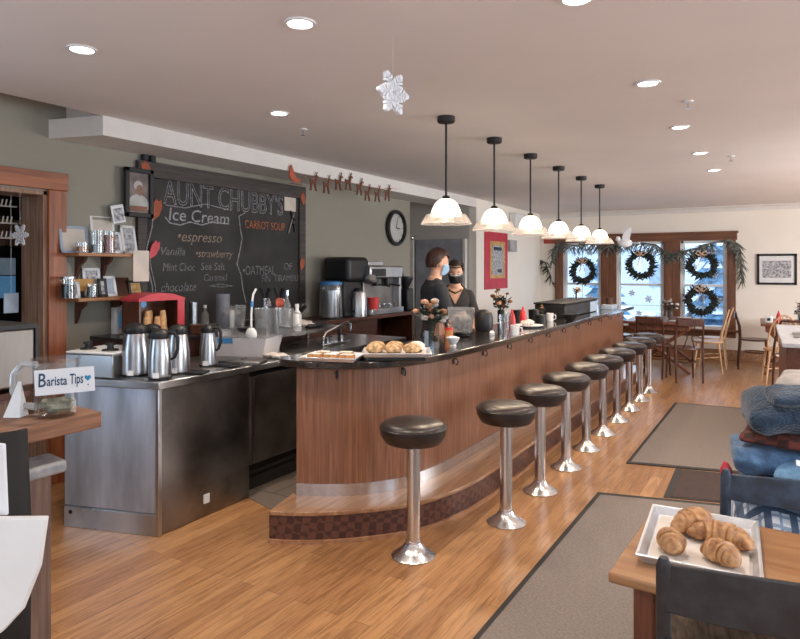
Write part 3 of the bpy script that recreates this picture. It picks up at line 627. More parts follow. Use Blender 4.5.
# ---------------------------------------------------------------- steel station
st=T('steel_station','brushed steel service station with a dented side, left of the bar','service station',(0,0,0))
A=(-3.09,2.44);B=(-3.70,2.255);C_=(-3.72,3.16);D=(-3.10,3.16)
MB().prism([A,B,C_,D],0,.845).build('body','steeld',st)
e=Vector((B[0]-A[0],B[1]-A[1])).normalized(); nrm=Vector((-e.y,e.x)); 
if nrm.y>0: nrm=-nrm
def face_box(mb,s0,s1,z0,z1,th,off=0):
    a=Vector(A)+e*s0+nrm*off;b=Vector(A)+e*s1+nrm*off; return mb.prism([tuple(a),tuple(b),tuple(b+nrm*th),tuple(a+nrm*th)],z0,z1)
face_box(MB(),0.005,.637,.13,.845,.006).build('front_panel','steelz',st,bevel=.002)
face_box(MB(),.01,.637,.0,.122,.012).build('kick_panel','steel',st,bevel=.002)
q=Vector(A)+e*.59+nrm*.012
MB().cyl(.013,-.002,.002,12,Matrix.Translation((q.x,q.y,.09))@Euler((R(90),0,math.atan2(e.y,e.x))).to_matrix().to_4x4()).build('drain_hole','dark',st)
MB().box(-3.092,-3.084,2.445,3.16,.005,.845).build('side_panel','steeld',st)
MB().box(-3.10,-3.072,2.425,2.45,0,.85).build('corner_trim','steel',st,bevel=.003)
pl=onx(207,498,-3.08); MB().box(-3.084,-3.078,pl.y-.025,pl.y+.02,pl.z-.03,pl.z+.025).build('outlet_cover','white',st)
MB().prism([(A[0]+.03,A[1]-.02),(B[0]-.01,B[1]-.02),(-3.76,5.2),(-3.06,5.2)],.848,.89).build('worktop','steel',st,bevel=.004)
MB().prism([(-3.15,2.50),(-3.72,2.33),(-3.72,3.9),(-3.15,3.9)],.890,.893).build('worktop_inset','steeld',st)
fr=T('undercounter_fridge','dark steel undercounter refrigerator under the worktop, beyond the steel station','refrigerator',(0,0,0))
MB().box(-3.80,-3.16,3.17,5.2,.12,.845).build('body','dark',fr)
dr=MB().box(-3.16,-3.12,3.19,3.95,.20,.80).build('door','steeld',fr,bevel=.004); MB().box(-3.16,-3.12,4.0,5.1,.20,.80).build('door','steeld',fr,bevel=.004)
MB().box(-3.12,-3.10,3.21,3.23,.22,.80).build('door_handle','steel',dr); MB().box(-3.8,-3.18,3.2,5.2,0,.12).build('plinth','dark',fr)
# back counter
bc=T('back_counter','dark cluttered counter along the wall under the chalkboard','counter',(0,0,0))
MB().box(-4.49,-3.84,2.95,4.95,0,1.0).build('body','brownd',bc); MB().box(-4.495,-3.82,2.93,4.96,1.0,1.03).build('top','slabedge',bc,bevel=.005)
# coffee warmer / brewer base at the back left of the station
q=at(122,379,.893); q=q+Vector((-.06,-.02,0)); wm=T('coffee_warmer','steel warmer with white top and black burner knobs, left end of the station','coffee warmer',(q.x,q.y,.893),R(15))
MB().box(-.34,0,0,.36,0,.135).build('body','steel',wm,bevel=.006); MB().box(.0,.003,.01,.35,.005,.13).build('side_panel','steeld',wm)
MB().box(-.34,.0,.0,.36,.136,.15).build('top_plate','white',wm,bevel=.006)
for x,y in ((-.1,.1),(-.1,.3),(-.28,.12)): MB().lathe([(.05,.15),(.045,.158),(.02,.16),(.018,.18),(.03,.183),(.028,.195),(0,.196)],16).build('burner','black',wm,loc=(x,y,0))
p=at(99,343,1.05); t=T('frying_pan','black flat pan lying on the warmer','pan',(wm.location.x-.16,wm.location.y+.30,1.092)); MB().lathe([(0,0),(.10,0),(.125,.03),(.12,.03),(.098,.006),(0,.006)],24).build('pan','black',t); MB().beam((.1,0,.02),(.26,.08,.05),.02,.01).build('handle','black',t)
# airpots
def thermos(u,v,h,r,lab,hd=0,z=.894):
    p=at(u,v,z); t=T('coffee_thermos',lab,'thermos',p,0,'steel coffee thermoses on the station')
    MB().lathe([(0,0),(r*.95,0),(r*1.02,.012),(r,.03),(r*.98,h*.45),(r*.80,h*.78),(r*.74,h*.82)],28).build('flask','steel',t)
    ld=MB().lathe([(r*.76,h*.80),(r*.82,h*.84),(r*.80,h*.92),(r*.55,h*.98),(r*.3,h),(0,h)],24).build('lid','black',t)
    MB().lathe([(0,-.0),(r*1.0,-.0),(r*1.03,.012),(r*1.03,.014)],24).build('foot_ring','black',t)
    a=hd; ca,sa=math.cos(a),math.sin(a)
    MB().tube([(ca*k*r,sa*k*r,h*z_) for k,z_ in ((.6,.93),(1.25,.93),(1.6,.82),(1.6,.6),(1.3,.42),(1.0,.38))],[.011,.012,.012,.011,.010,.008],8).build('handle','black',t)
    MB().box(-.012,.012,-r*.95,-r*.6,h*.86,h*.9,Matrix.Rotation(a+PI/2+PI,4,'Z')).build('spout','black',ld)
    MB().box(.0,.004,-.018,.018,.01,.04,Matrix.Rotation(R(-58),4,'Z')@Matrix.Translation((r*.99,0,0))).build('tag','white',t)
    return t
thermos(136,375,.315,.083,'widest steel coffee thermos with black lid, leftmost on the station',R(120))
thermos(152,369,.29,.07,'steel coffee thermos half hidden between the two front-left thermoses',R(140))
thermos(160,378,.29,.066,'front steel coffee thermos with its black handle to the right, second from the left',R(30))
thermos(178,373,.30,.07,'steel coffee thermos with black pump lid right behind the handled one',R(150))
thermos(208,366,.275,.055,'slim steel coffee thermos standing apart at the right with a big black handle',R(25))
for u,v,lab in ((196,373,'small black drip mat in front of the third thermos'),(228,366,'small black drip mat right of the slim thermos')):
    p=at(u,v,.893); tag(MB().box(-.07,.07,-.05,.05,0,.014).build('drip_mat','black',loc=p,rz=R(20),bevel=.004),lab,'drip mat')
p=at(205,358,.893); t=T('steel_canister','polished steel canister lying on its side behind the slim thermos','canister',(p.x-.22,p.y+.20,.893+.091),0)
cm=Euler((0,R(90),R(70))).to_matrix().to_4x4(); MB().lathe([(.085,-.02),(.09,0),(.09,.28),(.07,.33),(0,.335)],28,cm).build('drum','steel',t); MB().lathe([(0,-.012),(.088,-.025),(.09,-.01),(.07,-.005)],28,cm).build('black_rim','black',t)
# white bin
p=at(248,357,.893); bn=T('plastic_bin','milky plastic storage bin with blue tape on the worktop','storage bin',(p.x-.12,p.y+.10,.893),R(18))
m=MB(); m.add([(-.2,-.13,0),(.2,-.13,0),(.2,.13,0),(-.2,.13,0),(-.235,-.155,.14),(.235,-.155,.14),(.235,.155,.14),(-.235,.155,.14),(-.225,-.145,.14),(.225,-.145,.14),(.225,.145,.14),(-.225,.145,.14),(-.19,-.12,.01),(.19,-.12,.01),(.19,.12,.01),(-.19,.12,.01)],
 [(3,2,1,0),(0,1,5,4),(1,2,6,5),(2,3,7,6),(3,0,4,7),(4,5,9,8),(5,6,10,9),(6,7,11,10),(7,4,8,11),(8,9,13,12),(9,10,14,13),(10,11,15,14),(11,8,12,15),(12,13,14,15)])
m.build('tub',mat('milky_plastic',(.62,.60,.62),.4,vary=.03),bn,smooth=False); MB().box(-.15,-.03,-.158,-.148,.10,.135).build('blue_tape','blue',bn); MB().box(-.24,.24,-.16,.16,.14,.146).build('lid_film','glassf',bn)
def lay(name,lab,cat,mb,m,u,v,z,rz=0,grp=None,**k):
    o=mb.build(name,m,loc=at(u,v,z),rz=rz,**k); return tag(o,lab,cat,grp)
p=at(275,352,.90)
def crumple(rx,ry,rz_,n=6,seed=1):
    rnd=random.Random(seed); mb=MB()
    for _ in range(n): mb.ball((rnd.uniform(-rx,rx)*.6,rnd.uniform(-ry,ry)*.6,rz_*.8+rnd.uniform(0,rz_)*.5),rx*rnd.uniform(.4,.6),ry*rnd.uniform(.4,.6),rz_*.8,12,7,None,.6,8)
    return mb
lay('dish_cloth','crumpled cream dish cloth beside the milky bin near the tray of bars','cloth',crumple(.10,.06,.018,7,3),'cloth',277,358,.893)
lay('dish_cloth','white bunched terry cloth on the dark counter left of the faucet','cloth',crumple(.11,.07,.03,8,5),'cloth',300,327,1.031)
t=T('sheet_pan','dark steel pan lying in front of the milky bin','pan',at(243,363,.893),R(20)); MB().box(-.15,.15,-.07,.07,0,.022).build('pan_body','steeld',t,bevel=.005); MB().beam((.0,-.02,.03),(.0,.05,.03),.015,.015).build('handle','chrome',t)
# faucet
p=at(292,345,.893); t=T('faucet','chrome sink faucet with a long arched spout behind the tray of bars','faucet',(-3.3,4.35,.892))
MB().tube([(0,-.1,0),(0,-.1,.07),(0,-.07,.11),(.02,.06,.15),(.03,.20,.18),(.03,.24,.16),(.03,.245,.10)],.009,8).build('spout','chrome',t)
for y in (-.04,.16): MB().cyl(.012,0,.07,8).beam((-.03,0,.07),(.04,0,.075),.012,.01).build('tap_lever','chrome',t,loc=(0,y,0))
MB().box(-.03,.03,-.14,.24,0,.018).build('deck_plate','chrome',t,bevel=.005)
rs=T('raised_shelf','low dark steel shelf standing on the worktop behind the milky bin','shelf',(0,0,0))
MB().box(-3.80,-3.37,3.74,4.66,1.0,1.028).build('shelf_plate','steeld',rs,bevel=.004)
for x in (-3.77,-3.40):
    for y in (3.79,4.61): MB().box(x-.012,x+.012,y-.012,y+.012,.894,1.0).build('leg','steel',rs)
# clutter on the back counter, placed by foot position
ZB=1.031
def bottle(u,v,h,r,m,capm,name,lab,cat,z=ZB,neck=.35,cap=.12):
    p=at(u,v,z); t=T(name,lab,cat,p)
    MB().lathe([(0,0),(r,0),(r,h*.62),(r*neck,h*.78),(r*neck,h*(1-cap))],18).build('body',m,t); MB().lathe([(r*neck*1.2,h*(1-cap)),(r*neck*1.2,h),(0,h)],14).build('cap',capm,t); return t
bottle(205,329,.20,.033,'glassf','white','squeeze_bottle','clear squeeze bottle with white cap right of the cone box','bottle')
def cup(u,v,h,r,m,name,lab,cat,z=ZB,taper=.8,n=20,wall=.004,rz=0,grp=None):
    t=MB().lathe([(0,0),(r*taper,0),(r,h),(r-wall,h),(r*taper-wall,wall*2),(0,wall*2)],n); o=t.build(name,m,loc=at(u,v,z),rz=rz); return tag(o,lab,cat,grp)
cup(193,330,.23,.035,'steel','steel_cylinder','tall polished steel cylinder just right of the red cone box','cylinder',taper=1)
cup(223,331,.30,.055,mat('grey_plastic',(.16,.17,.2),.5),'grey_beaker','tall grey-blue beaker in the middle of the dark counter','beaker',taper=.95)
cup(232,331,.17,.022,'white','white_tumbler','narrow white tumbler right of the grey beaker','tumbler')
cup(240,329,.20,.05,'glassf','plastic_tumbler','smoky plastic tumbler under the word chocolate','tumbler')
t=T('blender_jug','clear square blender jug leaning beside the milky bin','jug',at(228,348,.893+.02)+Vector((-.1,.12,.12)),0); mm=rotm((0,0,0),(20,25,0)); MB().box(-.06,.06,-.06,.06,-.02,.2,mm).build('jug','glassf',t,bevel=.01)
for u,lab in ((265,'large clear plastic pitcher under the black beer taps, left one'),(283,'large clear plastic pitcher under the soda taps, right one')):
    t=T('clear_pitcher',lab,'pitcher',at(u,334,ZB)); MB().lathe([(0,0),(.07,0),(.085,.2),(.08,.2),(.066,.01),(0,.01)],20).build('jug','glassf',t); MB().tube([(.08,0,.17),(.14,0,.16),(.14,0,.08),(.075,0,.05)],.008,6,Matrix.Rotation(R(20),4,'Z')).build('handle','glassf',t)
# ladle
t=T('ladle','white long-handled ladle standing against the clutter','ladle',at(249,336,ZB)+Vector((.12,-.1,.115-.137))); MB().ball((0,0,.05),.05,.03,.05,14,8).build('bowl','white',t); MB().tube([(0,0,.1),(0,.0,.2),(0,.01,.29),(0,.02,.34),(0,.05,.38)],.008,6).build('handle','white',t); MB().tube([(0,.005,.25),(0,.011,.29)],.012,6).build('blue_band','blue',t)
# soda taps
for u,lab in ((265,'chrome draft tap with two black lever handles, left one'),(279,'chrome draft tap with two black lever handles, right one')):
    t=T('draft_tap',lab,'draft tap',at(u,325,ZB)); MB().cyl(.03,0,.24,14).lathe([(.04,0),(.04,.015),(.03,.02)],14).tube([(0,0,.22),(.08,-.03,.23),(.1,-.04,.17)],.012,6).build('column','chrome',t)
    for s in (-1,1): MB().tube([(s*.02,0,.23),(s*.025,0,.27),(s*.05,0,.33)],[.008,.014,.017],8).build('lever','black',t)
t=MB().lathe([(0,-.035),(.05,0),(.02,.04),(0,.03)],12,Euler((0,R(80),0)).to_matrix().to_4x4()); tag(t.build('red_badge',mat('orange_red_badge',(.65,.12,.08),.5),loc=Vector(at(279,325,ZB))+Vector((.06,-.06,.2))),'small orange-red round badge hanging by the draft taps','badge')
bottle(287,331,.33,.033,'glassf','chrome','syrup_bottle','tall clear syrup bottle right of the pitchers','bottle')
bottle(297,331,.22,.036,'white','white','pump_bottle','white pump bottle near the right edge of the chalkboard','bottle',neck=.4)
# black phone/card reader at 305-320
t=T('desk_phone','black desk phone leaning against the wall right of the chalkboard','phone',at(310,327,ZB)); MB().box(-.07,.07,-.10,.10,0,.03).build('base','black',t,bevel=.01); MB().tube([(-.06,-.1,.03),(-.03,-.09,.14),(.02,-.08,.19)],.018,8).build('handset','black',t)
MB().box(-.06,-.05,-.05,.05,.1,.2).build('screen','steeld',t)
# dark low clutter
for k,(u,v,sx,sy,sz,mm_,lab) in enumerate([(216,336,.1,.07,.05,'steeld','low steel box between the canister and the grey beaker'),(252,333,.10,.06,.04,'black','low black tray behind the milky bin'),(292,335,.09,.05,.06,'glassf','small clear tub in front of the syrup bottle'),(203,334,.09,.05,.07,'brownh','small brown caddy under the squeeze bottle')]):
    t=T('counter_tub',lab,'tub',at(u,v,ZB)); MB().box(-sx,sx,-sy,sy,0,sz).build('tub',mm_,t,bevel=.006); MB().box(-sx*1.04,sx*1.04,-sy*1.04,sy*1.04,sz,sz+.006).build('rim','steel',t,bevel=.002)
# ice cream cone box
a=onx(141,332,-4.02); t=T('cone_display','crimson-topped display box holding stacked wafer cones','display box',(-4.14,a.y+.20,ZB),0); t.scale=(.5,1,1)
MB().box(-.2,.2,-.20,-.185,0,.27).box(-.2,.2,.185,.20,0,.27).box(-.2,-.19,-.2,.2,0,.27).build('side_panel','brownh',t); MB().box(-.2,.2,-.2,.2,0,.01).build('floor_panel','brownh',t)
MB().prism([(-.21,.265),(-.21,.285),(-.12,.315),(-.02,.325),(.09,.315),(.21,.28),(.21,.265)],-.21,.22,Matrix(((0,0,1,0),(1,0,0,0),(0,1,0,0),(0,0,0,1)))).build('crimson_roof','red',t)
MB().box(.2,.215,.14,.205,0,.28).build('crimson_edge','red',t); MB().cyl(.024,.0,.004,14,WALLX@Matrix.Translation((-.165,.245,.205))).build('blue_sticker','blue',t)
cn=[(-.14,0),(-.09,1),(-.02,1),(.05,1),(.11,0),(-.10,0),(-.05,1),(.0,0),(.06,0)]
for k,(y,lv) in enumerate(cn):
    o=MB().lathe([(0,0),(.038,0),(.038,.03),(.030,.036),(.026,.08),(.030,.082),(.024,.125),(.020,.13),(0,.13)],14).build('wafer_cup_cone','cone',loc=(-4.16+(k%2)*.065,a.y+.20+y,ZB+.012))
    o.scale=(.85,.85,1.0+.35*lv); tag(o,'wafer cone stack in the crimson-topped box, %s from the left'%on[k],'ice cream cones','wafer cones in the crimson box')
# blue toy/dispenser near (93,325)->(122,316)
p=onx(121,322,WL+.04); t=T('soap_dispenser','white wall dispenser with a blue oval face left of the cone box','dispenser',p); MB().box(-.04,.03,-.07,.07,-.13,.13).build('housing','white',t,bevel=.02); MB().ball((.03,0,.02),.02,.055,.08).build('blue_face',mat('sky_blue',(.2,.45,.7),.4),t)
# ---------------------------------------------------------------- wall shelves and their things
SX=WL+.19
def wshelf(u0,u1,v,lab):
    a=onx(u0,v,WL);a.z=onx(u0,v,SX).z;b=onx(u1,v,SX); t=T('wall_shelf',lab,'shelf',(WL,a.y,a.z-.02)); L=b.y-a.y
    MB().box(0,.19,0,L,0,.025).build('shelf_board','shelf',t,bevel=.003)
    for y in (.10,L-.16): MB().prism([(0,0),(.13,0),(.11,-.035),(.05,-.07),(.03,-.12),(0,-.17)],y-.012,y+.012,Matrix(((1,0,0,0),(0,0,1,0),(0,1,0,0),(0,0,0,1)))).build('bracket','bracket',t)
    return t.location.z+.025+.001
z1=wshelf(63,136,253,'upper narrow pine wall shelf left of the chalkboard')
z2=wshelf(63,145,300,'lower narrow pine wall shelf above the coffee thermoses')
def shelfpos(u,X=WL+.1): k=-SN+(u-400)/F*CS; d=X/k; return w2((u-400)/F*d,d)
def pframe(u,w,h,m,pic,lab,z,lean=10,X=WL+.06,cat='picture frame',name='picture_frame',roll=0):
    y=shelfpos(u,X)[1]; t=T(name,lab,cat,(X,y,z)); t.rotation_euler=(R(roll),R(-lean),0)
    MB().box(-.012,0,-w/2,w/2,0,.02).box(-.012,0,-w/2,w/2,h-.02,h).box(-.012,0,-w/2,-w/2+.02,0,h).box(-.012,0,w/2-.02,w/2,0,h).build('frame',m,t); MB().box(-.012,-.004,-w/2+.015,w/2-.015,.015,h-.015).build('picture',pic,t); return t
pframe(76,.22,.20,'bluel','cream2','pale blue picture frame at the left end of the upper shelf',z1)
pframe(105,.20,.30,'white','cream2','tall white picture frame at the back of the upper shelf',z1,8,WL+.04)
pframe(131,.13,.23,'white','print','white framed photo at the right end of the upper shelf',z1,12,WL+.08)
pframe(118,.09,.17,'paper','print','small postcard standing in the middle of the upper shelf',z1,12,WL+.12,'postcard','postcard')
p=onx(118,214,WL+.06); t=T('postcard','black and white photo card tucked above the upper shelf','postcard',p); t.rotation_euler=(R(12),0,0); MB().box(0,.004,-.055,.055,-.07,.07).build('card','paper',t); MB().box(.004,.006,-.04,.04,-.055,.045).build('picture','print',t)
def jar(u,r,h,lab,z,fill=None,X=WL+.13,lid=None,name='glass_jar'):
    x,y=shelfpos(u,X); t=T(name,lab,'jar',(X,y,z)); MB().lathe([(0,0),(r,0),(r,h),(r-.004,h),(r-.004,.006),(0,.006)],20).build('glass','glass',t)
    if fill: MB().cyl(r-.006,.007,h*fill[1],16).build('contents',fill[0],t)
    if lid: MB().cyl(r+.002,h,h+.015,16).build('lid',lid,t)
    return t
jar(82,.045,.075,'low amber glass votive at the left of the upper shelf',z1,('amber',.6),name='votive_glass')
jar(97,.05,.17,'glass jar with a blue rim and dark contents on the upper shelf',z1,('steeld',.35))
jar(109,.045,.17,'glass jar with an orange band on the upper shelf',z1,('orange',.8))
jar(68,.05,.14,'lidded glass jar at the left end of the lower shelf',z2,('black',.7),lid='steel')
jar(92,.04,.10,'small glass jar of grey bits in the middle of the lower shelf',z2,('steeld',.8))
pframe(76,.07,.12,'paper','print','narrow white card beside the lidded jar on the lower shelf',z2,8,WL+.12,'card','greeting_card')
pframe(94,.14,.22,'paper','print','tallest white card on the lower shelf',z2,10,WL+.06,'card','greeting_card')
pframe(104,.07,.14,'black','print','small black framed photo in the middle of the lower shelf',z2,10,WL+.11)
pframe(112,.10,.16,'paper','bluel','tilted white card right of centre on the lower shelf',z2,14,WL+.1,'card','greeting_card')
pframe(124,.15,.15,'brownh','brownd','dark brown card leaning right on the lower shelf',z2,20,WL+.1,'card','greeting_card')
pframe(137,.13,.12,'black','gold','small dark picture at the right end of the lower shelf',z2,12,WL+.1)
p=onx(80,291,WL+.05); tag(MB().box(-.01,.01,-.06,.10,-.05,.04).build('yellow_tag',mat('ochre_card',(.6,.33,.1),.7),loc=(p.x,p.y,z2+.056+.04)),'ochre card behind the lidded jar on the lower shelf','card')
p=onx(141,266,SX+.01); tag(MB().box(0,.003,-.075,.075,-.12,.12).build('paper_note','cream2',loc=p,rz=R(4)),'cream paper note hanging from the right end of the upper shelf','note')
# ---------------------------------------------------------------- chalkboard
ya,yb=onx(135,300,WL).y,onx(303,300,WL).y; zt=onx(135,160,WL).z; zb=1.04
cb=T('chalkboard','big framed chalkboard menu with chalk lettering on the wall behind the bar','chalkboard',(WL,0,0))
MB().box(.004,.02,ya+.05,yb-.05,zb,zt-.05).build('slate','chalk',cb)
MB().box(.002,.045,ya,yb,zt-.13,zt).build('frame_top','cframe',cb,bevel=.006); MB().box(.002,.04,ya,ya+.09,zb,zt-.12).build('frame_side','cframe',cb,bevel=.005); MB().box(.002,.04,yb-.10,yb,zb,zt-.12).build('frame_side','cframe',cb,bevel=.005)
MB().cyl(.03,.0,.07,12,Matrix.Translation((.03,ya+.07,zt))).build('finial','black',cb); MB().cyl(.03,.0,.07,12,Matrix.Translation((.03,ya+.14,zt))).build('finial','black',cb)
def chalk(txt,u,v,u2,size,m,outline=False,bev=.0016,name='chalk_writing',rot=0,shear=.1):
    p=onx(u,v,WL+.0215); q=onx(u2,v,WL+.0215); mx=Matrix.Translation((.0215,p.y,p.z))@Matrix.Rotation(R(rot),4,'X')@WALLX
    return textobj(name,txt,size,m,cb,mx,outline,bev if outline else 0,.0006,shear,1,q.y-p.y)
chalk("AUNT CHUBBY'S",163,203,283,.29,'chalkw',True,.0042,shear=0)
chalk('Ice Cream',169,220,229,.155,'chalkw')
chalk('•espresso',178,241,222,.13,'chalky',shear=.3)
chalk('Vanilla',161,255,185,.10,'chalkb',shear=.3)
chalk('•strawberry',196,257,233,.10,'chalky',shear=.3)
chalk('Mint Choc',163,271,195,.10,'chalkb',shear=.1)
chalk('Sea Salt',201,270,225,.095,'chalkb')
chalk('Caramel',204,281,227,.09,'chalkb')
chalk('chocolate',161,292,196,.11,'chalkb',shear=.3)
chalk('CARROT SOUP',245,228,285,.115,'chalko',shear=0)
chalk('•OATMEAL',243,275,275,.13,'chalkb',shear=0); chalk('OF',284,270,292,.11,'chalkb',shear=0)
chalk('FIN  TIRAMISU',262,282,298,.10,'chalkb',shear=0)
def cline(pts,r=.004,m='chalkw'): return MB().tube([onx(u,v,WL+.0225)-Vector((WL,0,0)) for u,v in pts],r,5).build('chalk_line',m,cb)
cline([(166,205),(185,208),(205,204),(229,210)]);cline([(165,217),(170,223),(180,225),(190,222),(202,225),(212,222),(229,224)],.006)
cline([(245,213),(239,216),(240,228),(242,238),(240,250),(237,264),(241,275),(243,290),(246,303)],.005); cline([(209,286),(220,284),(233,286),(222,287),(210,286)],.005,'chalkb')
p=onx(290,204,WL+.022); tag(MB().box(0,.003,-.09,.09,-.075,.075).build('pinned_note','cream2',loc=(WL+.0225,p.y,p.z)),'small cream note pinned at the top right of the chalkboard','note')
for u,v,w,h,rz_,mm_,lab in ((156,210,.06,.10,-20,'orange','red-orange paper leaf below the portrait, on the chalkboard'),(154,250,.05,.09,-30,'red','red paper leaf low on the left edge of the chalkboard'),(146,168,.05,.06,30,'orange','brown-orange paper leaf at the top left corner of the chalkboard'),(303,199,.045,.07,10,'orange','orange paper leaf on the right edge of the chalkboard, beside the note'),(302,264,.05,.07,-15,'orange','orange paper leaf lower on the right edge of the chalkboard')):
    p=onx(u,v,WL+.046); m=MB().prism([(0,-h),(w*.7,-h*.3),(w*.8,h*.4),(w*.3,h),(0,h*.75),(-w*.5,h*.9),(-w*.8,h*.2),(-w*.5,-h*.5)],0,.004,WALLX@Matrix.Rotation(R(rz_),4,'Z')); tag(m.build('paper_leaf',mm_,loc=(WL+.046,p.y,p.z)),lab,'paper leaf')
pts=[onx(u,v,WL+.048) for u,v in ((153,215),(152,228),(148,243),(146,252),(148,268),(152,285),(153,298))]; tag(MB().tube(pts,.004,5).tube([q+Vector((0,.03,.0)) for q in pts[3:]],.003,5).build('hanging_string','chalkw'),'pale twine hanging down the left side of the chalkboard','string')
p=onx(292,222,WL+.03); t=T('scissors','small dark tool hanging at the right of the chalkboard beside the words carrot soup','tool',p); MB().beam((0,-.06,-.12),(0,.03,.1),.012,.012,(1,0,0)).build('blade','steeld',t); MB().beam((0,.05,-.1),(0,-.02,.12),.012,.012,(1,0,0)).ball((0,.03,0),.02,.03,.04).build('handle','black',t)
# portrait
a=onx(124,170,WL+.06);c=onx(152,215,WL+.06); t=T('framed_portrait','dark framed portrait of a person in a pale shirt, top left of the chalkboard','portrait',(WL+.05,(a.y+c.y)/2,(a.z+c.z)/2)); hy=(c.y-a.y)/2; hz=.195
MB().box(0,.035,-hy,hy,-hz,-hz+.035).box(0,.035,-hy,hy,hz-.035,hz).box(0,.035,-hy,-hy+.035,-hz,hz).box(0,.035,hy-.035,hy,-hz,hz).build('frame','blackm',t,bevel=.004)
MB().box(0,.012,-hy+.03,hy-.03,-hz+.03,hz-.03).build('photo',mat('photo_backdrop',(.22,.18,.17),.6,vary=.2,scale=12),t)
g=MB(); g.add([(.014,.085*math.cos(k*PI/12)*1.3,-.15+.02+.12*max(0,math.sin(k*PI/12))) for k in range(13)],[tuple(range(13))]); g.build('pale_shirt',mat('pale_shirt',(.5,.5,.48),.8),t,smooth=False)
g=MB(); g.add([(.0145,.041*math.cos(k*PI/8)-.004,.058+.038*math.sin(k*PI/8)) for k in range(16)],[tuple(range(16))]); g.build('white_hair',mat('white_hair',(.55,.52,.5),.8),t,smooth=False)
g=MB(); g.add([(.015,.034*math.cos(k*PI/8)+.010,.022+.044*math.sin(k*PI/8)) for k in range(16)],[tuple(range(16))]); g.build('face',mat('photo_face',(.32,.19,.14),.8),t,smooth=False)
MB().box(.012,.016,-hy+.05,hy-.05,-hz+.05,-hz+.09).build('forearms',mat('photo_arms',(.28,.14,.09),.8),t)
# ---------------------------------------------------------------- brown back bar with coffee machines
bb=T('back_bar','dark brown cabinet with an open bay that carries the coffee machines','cabinet',(0,0,0))
XB=-4.0; y0=onx(316,320,XB).y; y1=onx(414,320,XB).y; ztop=1.0
MB().box(WL+.01,XB,y0,y1-.85,0,ztop-.04).box(WL+.01,XB,y1-.05,y1,0,ztop-.04).box(WL+.01,WL+.04,y1-.85,y1,0,ztop-.04).box(WL+.01,XB,y1-.85,y1,0,.4).build('carcass','brownd',bb,bevel=.004)
MB().box(WL+.01,XB+.03,y0-.03,y1+.03,ztop-.04,ztop).build('top','brownh',bb,bevel=.005)
cdr=MB().box(XB,XB+.012,y0+.03,y0+.68,.1,.92).build('cabinet_door','brownh',bb,bevel=.004); MB().ball((XB+.025,y0+.62,.6),.014).build('knob','steel',cdr)
def onb(u,X=-4.15): y=shelfpos(u,X)[1]; return Vector((X,y,ztop+.001))
p=onb(331); t=T('juice_dispenser','clear ribbed dispenser with a blue lid at the left of the coffee machines','dispenser',p)
tk=MB().lathe([(.115,0),(.12,.03),(.115,.33),(.11,.36)],28,None,lambda a,z:.03*math.cos(a*10)).build('tank','glassf',t); MB().cyl(.085,.02,.30,16).build('inner_column','steel',t); MB().lathe([(.12,.36),(.12,.39),(.08,.40),(0,.40)],24).build('lid','blue',tk); MB().lathe([(.13,0),(.13,.018),(0,.018)],24).build('base','black',t)
p=onb(349,-4.25); p.y-=.07; t=T('coffee_brewer','tall black coffee brewer with a rounded head','coffee maker',p)
MB().box(-.15,.14,-.22,.12,0,.40).build('tower','black',t,bevel=.02); MB().box(-.18,.18,-.19,.22,.38,.66).build('head','black',t,bevel=.05,seg=4); MB().lathe([(.05,.36),(.09,.40),(.07,.46)],16,Matrix.Translation((.2,.18,0))).build('brew_basket','steel',t)
MB().tube([(.23,.1,.42),(.27,.14,.38),(.27,.22,.38),(.23,.26,.42)],.012,6).build('basket_handle','chrome',t)
p=onb(361,-4.05); p.x=-4.03; t=T('steel_airpot','shiny steel coffee server under the black brewer','coffee server',(p.x-.06,p.y,p.z)); MB().lathe([(0,0),(.10,0),(.10,.26),(.09,.28),(0,.285)],28).build('body','steel',t); MB().lathe([(.06,.283),(.05,.31),(0,.315)],16).build('lid','black',t); MB().tube([(.1,0,.05),(.14,0,.08),(.14,0,.2),(.1,0,.23)],.012,6,Matrix.Rotation(R(-80),4,'Z')).build('handle','black',t)
ya_,yb_=shelfpos(367,-4.05)[1],shelfpos(399,-4.05)[1]; t=T('espresso_machine','large steel espresso machine with a dark work bay','espresso machine',(-4.2,(ya_+yb_)/2,ztop+.001)); hw=(yb_-ya_)/2
MB().box(-.2,.1,-hw,hw,.0,.42).build('back_body','steeld',t,bevel=.01); MB().box(-.22,.2,-hw*1.02,hw*1.02,.42,.56).build('head','steel',t,bevel=.015); MB().box(-.2,.22,-hw,hw,0,.07).build('drip_tray','steel',t,bevel=.008); MB().box(-.15,.1,-hw*.7,hw*.2,.56,.62).build('cup_rail','steel',t,bevel=.01)
MB().box(.2,.206,-hw*.9,-hw*.1,.44,.53).build('display','black',t); MB().box(.1,.19,hw*.8,hw*.95,.07,.42).build('side_post','steel',t)
for y in (-hw*.4,hw*.25): MB().cyl(.035,.33,.42,14,Matrix.Translation((.14,y,0))).beam((.14,y,.35),(.30,y+.04,.33),.025,.02).build('group_head','black',t)
p=onb(397,-4.12); t=T('coffee_grinder','black grinder with a flared hopper right of the espresso machine','grinder',(-4.12,shelfpos(404,-4.1)[1]+.07,ztop+.001)); MB().box(-.08,.08,-.08,.08,0,.28).build('body','black',t,bevel=.02); MB().lathe([(.04,.28),(.10,.40),(.10,.43),(0,.43)],18).build('hopper','black',t)
MB().beam((0,-.05,.42),(0,-.15,.55),.02,.02).build('lever','black',t)
p=onb(372); t=MB().lathe([(0,0),(.045,0),(.065,.20),(.061,.20),(.042,.008),(0,.008)],24); tag(t.build('red_cup',mat('bright_red_cup',(.72,.05,.05),.5,vary=0),loc=(-4.03,shelfpos(371,-4.03)[1]+.05,ztop+.001)),'bright red cup standing before the espresso machine','cup')
